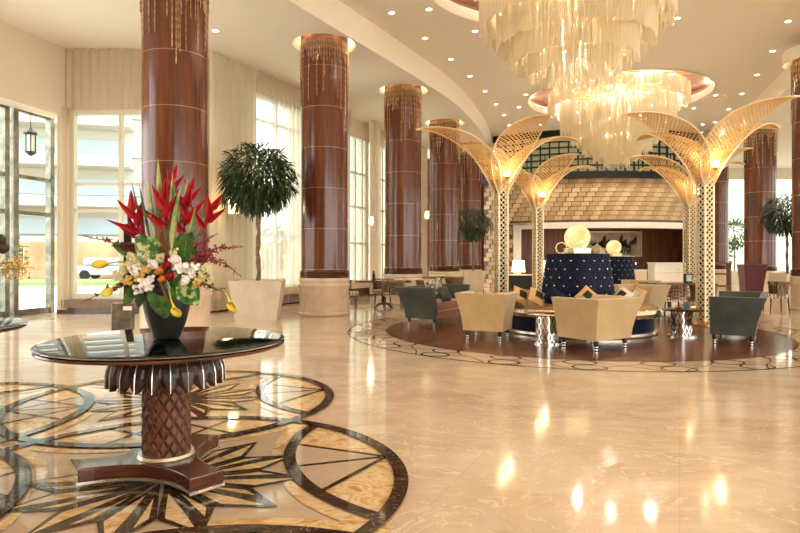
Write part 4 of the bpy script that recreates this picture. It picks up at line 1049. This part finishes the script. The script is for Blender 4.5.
# ---------------------------------------------------------------- foreground table
def lobby_table(label):
    e=empty('pedestal_table',(0,0,0),0,label,'table','round glass-topped pedestal tables')
    mb=MB(); pts=[]; n=20; tips=[R(80),R(198),R(318)]; poly=[]
    for i,a in enumerate(tips):
        b=tips[(i+1)%3] if i<2 else tips[0]+2*PI
        hw=.105; L=.46
        p1=(L*math.cos(a)-hw*math.sin(a)*-1*-1, L*math.sin(a)+hw*math.cos(a)*-1)
        pr=(L*math.cos(a)+hw*math.sin(a), L*math.sin(a)-hw*math.cos(a)); pl2=(L*math.cos(a)-hw*math.sin(a), L*math.sin(a)+hw*math.cos(a))
        qn=(L*math.cos(b)+hw*math.sin(b), L*math.sin(b)-hw*math.cos(b))
        poly += [pr,pl2]; m=(a+b)/2; ctrl=Vector((.03*math.cos(m),.03*math.sin(m)))
        for k in range(1,n):
            t=k/n; p=(1-t)**2*Vector(pl2)+2*t*(1-t)*ctrl+t*t*Vector(qn); poly.append((p.x,p.y))
    sc_=lambda f:[(x*f,y*f) for x,y in poly]
    mb.prism(sc_(1.0),.035,.11); mb.build('plinth',M['darkwood'],e,bevel=.008)
    mb=MB(); mb.prism(sc_(1.015),.02,.036); mb.build('plinth_trim',M['silver'],e)
    for a in tips:
        f=MB(); f.lathe([(.03,0),(.035,.01),(.03,.022)],16); o=f.build('foot',M['chrome'],e,smooth=True); o.location=(.40*math.cos(a),.40*math.sin(a),0)
    mb=MB(); mb.lathe([(.16,.11),(.165,.125),(.157,.14),(.13,.145)],48); mb.build('collar',M['silver'],e,smooth=True)
    # carved pineapple pedestal
    mb=MB(); nA,nZ=196,120; vs=[]
    for i in range(nZ+1):
        z=.14+.52*i/nZ
        for k in range(nA):
            a=2*PI*k/nA; q=.52*i/nZ/.098*2*PI
            u_=(a*14+q)/(2*PI)%1; v_=(a*14-q)/(2*PI)%1
            g=min(u_,1-u_,v_,1-v_); r=.127+.012*min(1,g*4.5)*(1-.5*((u_+(1-v_))/2))+(.004 if g>.1 else 0)-.004*i/nZ
            vs.append((r*math.cos(a),r*math.sin(a),z))
    mb.add(vs,[(i*nA+k,i*nA+(k+1)%nA,(i+1)*nA+(k+1)%nA,(i+1)*nA+k) for i in range(nZ) for k in range(nA)]); mb.build('carved_pedestal',M['carved'],e,smooth=False)
    # drooping carved leaves
    mb=MB(); rib=MB(); NL=22
    for k in range(NL):
        a=2*PI*k/NL; R3=Matrix.Rotation(a,3,'Z'); NS=12; vs=[]
        def prof(t):   # radial r, z
            return (.15+.155*math.sin(min(t*1.25,1)*PI/2)+.01*t, .775-.04*t-.185*max(0,(t-.2)/.8)**1.25)
        for i in range(NS+1):
            t=i/NS; r,z=prof(t); w=.060*(1 if t<.6 else math.cos((t-.6)/.4*PI/2)**.6+.03)
            for j,s in enumerate((-1,-.5,0,.5,1)):
                ser=1+.10*(i%2); vs.append(tuple(R3@Vector((r+.018*(1-s*s)-(.012 if abs(s)>.9 else 0), s*w*ser, z+.005*(i%2)*abs(s)))))
        mb.add(vs,[(i*5+j,i*5+j+1,i*5+6+j,i*5+5+j) for i in range(NS) for j in range(4)])
        rib.tube([tuple(R3@Vector((prof(i/NS)[0]+.022,0,prof(i/NS)[1]))) for i in range(NS+1)],[.006-.003*i/NS for i in range(NS+1)],5)
    mb.build('carved_leaf_skirt',M['carvedark'],e,solid=.006); rib.build('leaf_rib',M['silver'],e,smooth=True)
    mb=MB(); mb.lathe([(.15,.62),(.20,.70),(.34,.765),(.34,.772)],48); mb.build('neck',M['carvedark'],e,smooth=True)
    mb=MB(); mb.lathe([(.01,.768),(.672,.768),(.690,.772),(.694,.779),(.690,.787),(.676,.790),(.01,.790)],96,cap=False); mb.build('wood_rim',M['darkwood'],e,smooth=True)
    mb=MB(); mb.lathe([(.001,.791),(.665,.791),(.690,.793),(.699,.799),(.690,.807),(.664,.811),(.001,.811)],120,cap=False)
    mb.build('glass_top',GT,e,smooth=True)
    mb=MB(); mb.lathe([(.001,.7905),(.675,.7905)],96,cap=False); mb.build('mirror_inlay',MI,e)
    return e
GT=mat('polished_tabletop_glass',(.80,.93,.88),.0,trans=1,ior=1.52); MI=mat('bronze_mirror_veneer',(.42,.38,.31),.03,1.0)
T0=lobby_table('round pedestal table with carved pineapple stem under the large bouquet'); T0.location=(-1.40,3.60,.016)
copy_tree(T0,(-3.50,4.32,.016),.3,'round pedestal table cut off by the left edge of the photo')
TZ=.829
vx,vy=-1.405,3.615
def vase(loc,label):
    e=empty('vase',loc,0,label,'vase'); mb=MB()
    mb.lathe([(.068,0),(.074,.004),(.086,.03),(.112,.10),(.134,.19),(.147,.28),(.150,.33),(.142,.375),(.128,.39),(.120,.385),(.128,.33),(.12,.2),(.07,.03),(.001,.03)],64,cap=False); mb.build('body',M['vase'],e,smooth=True); return e
vase((vx,vy,TZ),'dark hammered metal vase holding the large bouquet')
vase((-3.55,4.40,TZ),'dark vase on the table at the left edge')
# ---------------------------------------------------------------- bouquet
def bp(px,py,dy=0):   # a spot in the bouquet's upright plane, dy towards the viewer
    y=vy-dy; return Vector(((px-400)/600*y, y, 1.3+(260-py)*y/600))
ROOT=Vector((vx,vy,TZ+.36))
def stem(mb,a,b,r=.005,sag=.0):
    a=Vector(a);b=Vector(b);m=(a+b)/2+Vector((0,0,sag)); mb.tube([a,a.lerp(m,.55)+Vector((0,0,sag*.3)),m,m.lerp(b,.5)+Vector((0,0,sag*.2)),b],r,6)
rb=random.Random(11)
def rroot(): return ROOT+Vector((rb.uniform(-.07,.07),rb.uniform(-.07,.07),rb.uniform(-.05,.03)))
def heliconia(px,py,dy,lean,size,label,m=None):
    e=empty('heliconia',(0,0,0),0,label,'flower','red heliconias in the bouquet'); b=bp(px,py,dy)
    s=MB(); stem(s,rroot(),b,.006); s.build('stem',M['stem'],e,smooth=True)
    mb=MB(); up=Vector((lean,0,1)).normalized(); side=Vector((1,0,-lean)).normalized()
    n=4
    for k in range(n):
        f=k/(n-1); sg=1 if k%2 else -1; o=b+up*(f*size*.65)
        d=(side*sg*(1.0-.62*f)+up*(.75+.7*f)+Vector((0,rb.uniform(-.5,.2),0))).normalized(); L=size*(.95-.35*f)
        nn=Vector((0,-1,0)) 
        mb.leaf(o-d*.01,d,nn,L,size*.22,-.15,6,.5,lambda t:max(.02,(1-t)**.8*min(1,.5+t*3)))
        mb.leaf(o-d*.01,d,-nn,L*.97,size*.21,-.15,6,.5,lambda t:max(.02,(1-t)**.8*min(1,.5+t*3)))
    mb.leaf(b-up*size*.25,up,(0,-1,0),size*.9,size*.10,0,5,.3)
    mb.build('bract',m or M['red'],e,smooth=True)
for a in [(165,226,.04,-.05,.24,'central red heliconia rising highest among the broad bracts'),(140,232,.02,-.35,.22,'red heliconia leaning to the upper left'),(183,232,.05,.12,.25,'red heliconia right of the centre spike'),(204,228,.02,.45,.20,'red heliconia leaning far right in front of the column'),
          (170,196,-.05,.15,.17,'small red heliconia at the top of the bouquet'),(188,206,-.05,.15,.16,'slim red heliconia behind the pale green spikes')]: heliconia(*a)
heliconia(146,248,.03,-.75,.20,'dark crimson heliconia pointing low left',M['darkred'])
def spike(px,py,px0,py0,dy,w,label,m='spike',droop=0):
    e=empty('spear_leaf',(0,0,0),0,label,'leaf','upright spear leaves in the bouquet'); a=bp(px0,py0,dy); b=bp(px,py,dy); d=b-a
    mb=MB(); L=d.length
    mb.leaf(a,d,(rb.uniform(-.5,.5),-1,0),L,w,droop,8,.35,lambda t:max(.02,(.35+.65*min(1,t*3))*(1-max(0,(t-.55)/.45))**.7)); mb.build('blade',M[m],e,smooth=True)
    s=MB(); stem(s,rroot(),a+d*.05,.004); s.build('stem',M['stem'],e)
for a in [(158,158,161,232,.02,.034,'tallest pale green spear leaf near the centre'),(173,171,171,245,.03,.032,'pale spear leaf right of the tallest one'),(188,177,178,248,.0,.030,'slender spear leaf on the right of the top'),(148,176,156,240,.05,.034,'pale green spear leaf left of the tallest one'),(131,179,146,240,0,.016,'thin dark spear leaf on the upper left','leaf'),
          (181,186,172,252,.09,.044,'broad pale spear leaf in front of the middle','spike'),(139,183,152,250,.07,.018,'dark thin spear leaf beside the left heliconia','leaf'),(176,181,166,240,-.03,.022,'spear leaf behind the centre heliconia'),(196,205,184,262,.08,.026,'pale spear leaf leaning right in front','spike')]: spike(*a)
spike(217,196,188,236,.02,.016,'long narrow leaf arching right across the column','spike',.9)
def broad(px,py,px0,py0,dy,dy0,w,label,m='leaf',droop=.2,nrm=(0,-1,.3)):
    e=empty('broad_leaf',(0,0,0),0,label,'leaf','broad leaves in the bouquet'); a=bp(px0,py0,dy0); b=bp(px,py,dy); d=b-a
    mb=MB(); mb.leaf(a,d,nrm,d.length,w,droop,8,.12); mb.build('blade',M[m],e,smooth=True)
    s=MB(); stem(s,ROOT,a+d*.03,.004); s.build('stem',M['brownstem'],e)
for a in [(138,234,164,268,.10,.06,.15,'large variegated leaf left of centre','leaflight',.1),(192,232,172,268,.10,.06,.15,'large mid-green leaf right of centre','leaf',.1),(118,236,150,262,.05,.03,.10,'olive leaf pointing up left','leaf',.5),(166,318,160,272,.18,.10,.17,'big leaf hanging over the front of the vase','leaf',.1),
          (120,304,146,276,.12,.06,.08,'green leaf drooping at the lower left','leaf',.3),(137,308,147,278,.14,.08,.08,'dark green leaf hanging beside the vase','leafdark',.2),(200,303,176,276,.13,.08,.15,'cream-speckled leaf spreading to the lower right','leaflight',.2),(186,300,170,272,.16,.1,.11,'speckled leaf below the white flowers','leaflight',.2),(196,248,180,262,.05,.03,.09,'small green leaf behind the white cluster','leaf',.3)]: broad(*a)
def calla(px,py,px1,py1,dy,label,flip=1):
    e=empty('calla_lily',(0,0,0),0,label,'flower','yellow calla lilies'); a=bp(px,py,dy); b=bp(px1,py1,dy); d=(b-a).normalized()
    s=MB(); m=(ROOT+a)/2+Vector((0,-.03,.05)); s.tube([ROOT,m,a],.005,6); s.build('stem',M['spike'],e,smooth=True)
    mb=MB(); q=d.to_track_quat('Z','Y').to_matrix(); L=(b-a).length*.85; vs=[]; n=20; K=8
    for k in range(K+1):
        t=k/K; r=.004+.019*t**2.4+(.004 if k==K else 0)
        for i in range(n):
            an=2*PI*i/n; ext=L*t*(.85+.35*t*math.cos(an)); vs.append(tuple(a+q@Vector((r*math.cos(an),r*math.sin(an),ext))))
    mb.add(vs,[(k*n+i,k*n+(i+1)%n,(k+1)*n+(i+1)%n,(k+1)*n+i) for k in range(K) for i in range(n)]); mb.build('spathe',M['yellow'],e,smooth=True,solid=.002)
    p=MB(); p.tube([a+d*.01,a+d*L*.7],.005,6); p.build('spadix',M['orange'],e)
calla(116,262,94,265,.06,'yellow calla lily reaching out to the far left'); calla(115,285,104,295,.10,'yellow calla lily at the lower left'); calla(171,300,178,317,.24,'yellow calla lily hanging in front of the vase'); calla(226,293,234,313,.08,'yellow calla lily drooping at the far right')
def spray(pts,dy,label,m='darkred',fl=.032,name='orchid_spray',grp='dark red orchid sprays',stemm='brownstem'):
    e=empty(name,(0,0,0),0,label,'orchid',grp); P_=[bp(x,y,dy) for x,y in pts]
    s=MB(); s.tube([ROOT]+P_,[.004]*(len(P_))+[.0015],5); s.build('stem',M[stemm],e)
    mb=MB(); seg=[]
    for p,q in zip(P_,P_[1:]):
        n=max(2,int((q-p).length/.011)); seg += [p.lerp(q,i/n) for i in range(n)]
    N=len(seg)
    for i,p in enumerate(seg):
        f=i/N; sz=fl*(1-.65*f); c=p+Vector((rb.uniform(-1,1),rb.uniform(-1,1),rb.uniform(-1,1)))*.022*(1-.6*f)
        for k in range(5 if f<.7 else 2):
            d=Vector((rb.gauss(0,1),rb.gauss(0,.8)-.3,rb.gauss(0,1))).normalized(); mb.leaf(c,d,(rb.random(),-1,rb.random()),sz,sz*.5,.1,2,.1)
    mb.build('blossoms',M[m],e)
spray([(148,262),(130,250),(108,241),(82,236)],.03,'dark red orchid spray stretching far left'); spray([(148,274),(128,282),(108,290),(80,303)],.06,'dark red orchid spray reaching low left')
spray([(184,262),(202,254),(218,248),(244,247)],.02,'dark red orchid spray level to the right'); spray([(186,262),(208,258),(226,264),(241,276)],.05,'dark red orchid spray curving down right'); spray([(184,274),(202,282),(216,290),(226,288)],.07,'short dark red orchid spray at the lower right')
spray([(184,256),(196,246),(206,240),(218,233)],-.02,'thin red spray rising right'); spray([(170,262),(164,250),(162,242)],.09,'short crimson sprig at the foot of the leaves'); spray([(176,262),(192,252),(200,256)],.03,'rusty red sprig right of the big green leaf')
spray([(176,270),(196,268),(212,276)],.08,'pale cream spray behind the right calla','creamflower',.02,'blossom_spray','cream blossom sprays','spike'); spray([(160,262),(140,262),(116,272)],.06,'cream green spray over the left calla','creamflower',.026,'blossom_spray','cream blossom sprays','spike')
spray([(158,266),(140,272),(122,284)],.09,'golden spray low on the left','peach',.024,'blossom_spray','cream blossom sprays','spike'); spray([(160,258),(146,256),(128,258)],.05,'pale blossom spray at upper left','creamflower',.024,'blossom_spray','cream blossom sprays','spike')
def cluster(px,py,dy,r,m,label,n=16,name='white_orchid',cat='orchid',grp='white orchid blooms'):
    e=empty(name,(0,0,0),0,label,cat,grp); c=bp(px,py,dy); s=MB(); stem(s,rroot(),c,.004); s.build('stem',M['stem'],e)
    mb=MB()
    for i in range(n):
        o=c+Vector((rb.uniform(-1,1),rb.uniform(-.8,.5),rb.uniform(-1,1)))*r*.75
        f=Vector((rb.uniform(-.5,.5),-1,rb.uniform(-.3,.6))).normalized(); a0=rb.random()*6; u_=f.cross(Vector((0,0,1))).normalized(); w_=u_.cross(f)
        for k in range(5):
            a=a0+2*PI*k/5; d=u_*math.cos(a)+w_*math.sin(a)+f*.25; mb.leaf(o,d,f,r*.42,r*.34,0,3,.1)
    mb.build('petals',M[m],e,smooth=True)
for a in [(146,284,.15,.040,'whiteflower','white orchid cluster at the lower left front'),(138,290,.14,.030,'whiteflower','white orchid bloom lowest on the left'),(153,265,.13,.036,'whiteflower','white blossom cluster left of the orange roses'),(181,266,.13,.046,'whiteflower','white orchid cluster right of the red roses'),(190,274,.12,.036,'whiteflower','white orchid cluster at the right shoulder'),(196,268,.08,.030,'whiteflower','white orchid bloom farthest right'),(151,280,.16,.030,'whiteflower','white orchid bloom beside the orange roses'),(150,287,.16,.026,'whiteflower','white orchid bloom hanging over the vase rim'),
          (128,268,.09,.04,'creamflower','cream hydrangea cluster far left'),(140,262,.07,.04,'creamflower','cream hydrangea cluster upper left'),(202,276,.07,.03,'creamflower','small cream cluster far right'),(139,277,.12,.03,'peach','golden blossom cluster left'),(146,271,.13,.03,'peach','golden blossom cluster beside the white one'),(190,259,.04,.03,'peach','small golden cluster at the right')]: cluster(*a)
for (px,py,dy,r,m,l) in [(120,276,.10,.036,'creamflower','greenish cream bloom at the far lower left'),(132,258,.08,.034,'creamflower','greenish cream bloom under the left spray'),(128,280,.12,.030,'peach','golden bloom near the lower left calla'),(145,256,.09,.030,'creamflower','cream bloom under the variegated leaf'),(134,270,.13,.032,'whiteflower','small white bloom among the cream ones at left'),(160,258,.12,.026,'creamflower','cream bloom under the central leaves'),(205,268,.06,.030,'creamflower','cream bloom beside the right red spray'),(198,282,.12,.026,'peach','golden bloom at the lower right'),(186,280,.14,.028,'whiteflower','white bloom low on the right shoulder'),(211,280,.06,.026,'creamflower','cream bloom farthest to the right'),(174,252,.10,.024,'creamflower','cream bloom between the two broad leaves')]: cluster(px,py,dy,r,m,l,20)
def rose(px,py,dy,r,m,label,cat='rose',name='rose',grp='roses in the bouquet'):
    e=empty(name,(0,0,0),0,label,cat,grp); c=bp(px,py,dy); s=MB(); stem(s,rroot(),c,.005); s.build('stem',M['stem'],e)
    mb=MB()
    for k in range(14):
        a=k*2.4; el=.15+.09*k*.6; rr=r*(.25+.75*k/14); d=Vector((math.cos(a),math.sin(a)*.5-.25,math.sin(a))).normalized()
        vs=[]; 
        t1=Vector((-d.z,0,d.x)).normalized()
        for i in range(4):
            for j in range(5):
                s_=(-1+j/2)*.9; q=i/3; p=c+d*rr*math.cos(s_*.8)*(.75+.25*q)+t1*rr*math.sin(s_*.8)+Vector((0,-1,0))*(r*.55*q+r*.35-rr*.35); vs.append(tuple(p))
        mb.add(vs,[(i*5+j,i*5+j+1,i*5+6+j,i*5+5+j) for i in range(3) for j in range(4)])
    mb.sphere(tuple(c),r*.75,12,8); mb.build('petals',M[m],e,smooth=True)
rose(168,265,.15,.030,'darkred_rose','deep red rose above the other red rose'); rose(171,276,.17,.030,'darkred_rose','deep red rose at the front centre'); rose(160,271,.17,.026,'orange','orange rose left of the red ones'); rose(163,279,.18,.026,'orange','lower orange rose at the front centre'); rose(165,258,.1,.022,'darkred_rose','small dark rose tucked under the leaves')
rose(176,260,.12,.040,'whiteflower','round white bloom above the red roses','flower','chrysanthemum','round white blooms')
e=empty('cinnamon_stick',(0,0,0),0,'brown twig hanging down over the front leaf','twig'); mb=MB(); mb.tube([ROOT+Vector((0,-.10,.05)),bp(160,282,.2),bp(169,304,.22)],.006,6); mb.build('twig',M['brownstem'],e)
# flowers on the left-edge table
def bq(px,py,y): return Vector(((px-400)/600*y,y,1.3+(260-py)*y/600))
for i,(px,py) in enumerate([(2,266),(12,262),(22,268),(8,272)]):
    e=empty('yellow_orchid',(0,0,0),0,['pale yellow orchid cluster nearest the door glass','pale yellow orchid cluster at the edge table, upper','pale yellow orchid cluster farthest right on the edge table','pale yellow orchid cluster lowest at the left edge'][i],'orchid','yellow orchids on the left-edge table')
    c=bq(px,py,4.3); s=MB(); s.tube([(-3.55,4.40,TZ+.35),c],.004,5); s.build('stem',M['stem'],e); mb=MB()
    for k in range(46):
        o=c+Vector((rb.gauss(0,1),rb.gauss(0,1),rb.gauss(0,.7)))*.04; d=Vector((rb.gauss(0,1),rb.gauss(0,1),rb.gauss(0,1))).normalized()
        mb.leaf(o,d,(rb.random(),rb.random(),1),.035,.02,0,2)
    mb.build('petals',M['paleyellow'],e)
for i,(px,py) in enumerate([(0,240),(3,248)]):
    e=empty('protea',(0,0,0),0,['upper dark brown seed head at the left edge','lower dark brown seed head at the left edge'][i],'flower'); c=bq(px,py,4.3); s=MB(); s.tube([(-3.55,4.40,TZ+.35),c],.005,5); s.build('stem',M['stem'],e)
    mb=MB(); mb.sphere(tuple(c),.04,14,10,1.1); mb.build('seed_head',M['carvedark'],e)
# sign stand behind the table
e=empty('sign_stand',((126-400)/600*10.8,10.8,0),R(8),'tall narrow black stand with bronze box base behind the bouquet','stand'); mb=MB(); mb.box((0,0,.02),(.40,.30,.04)); mb.box((-.05,0,.28),(.34,.2,.5)); mb.build('base',M['bronze'],e,bevel=.01); mb=MB(); mb.box((.03,0,1.2),(.13,.06,1.5)); mb.build('panel',M['black'],e,bevel=.01)
mb=MB(); mb.box((.06,-.12,.44),(.14,.04,.07)); mb.build('white_tray',M['whitelit'],e)
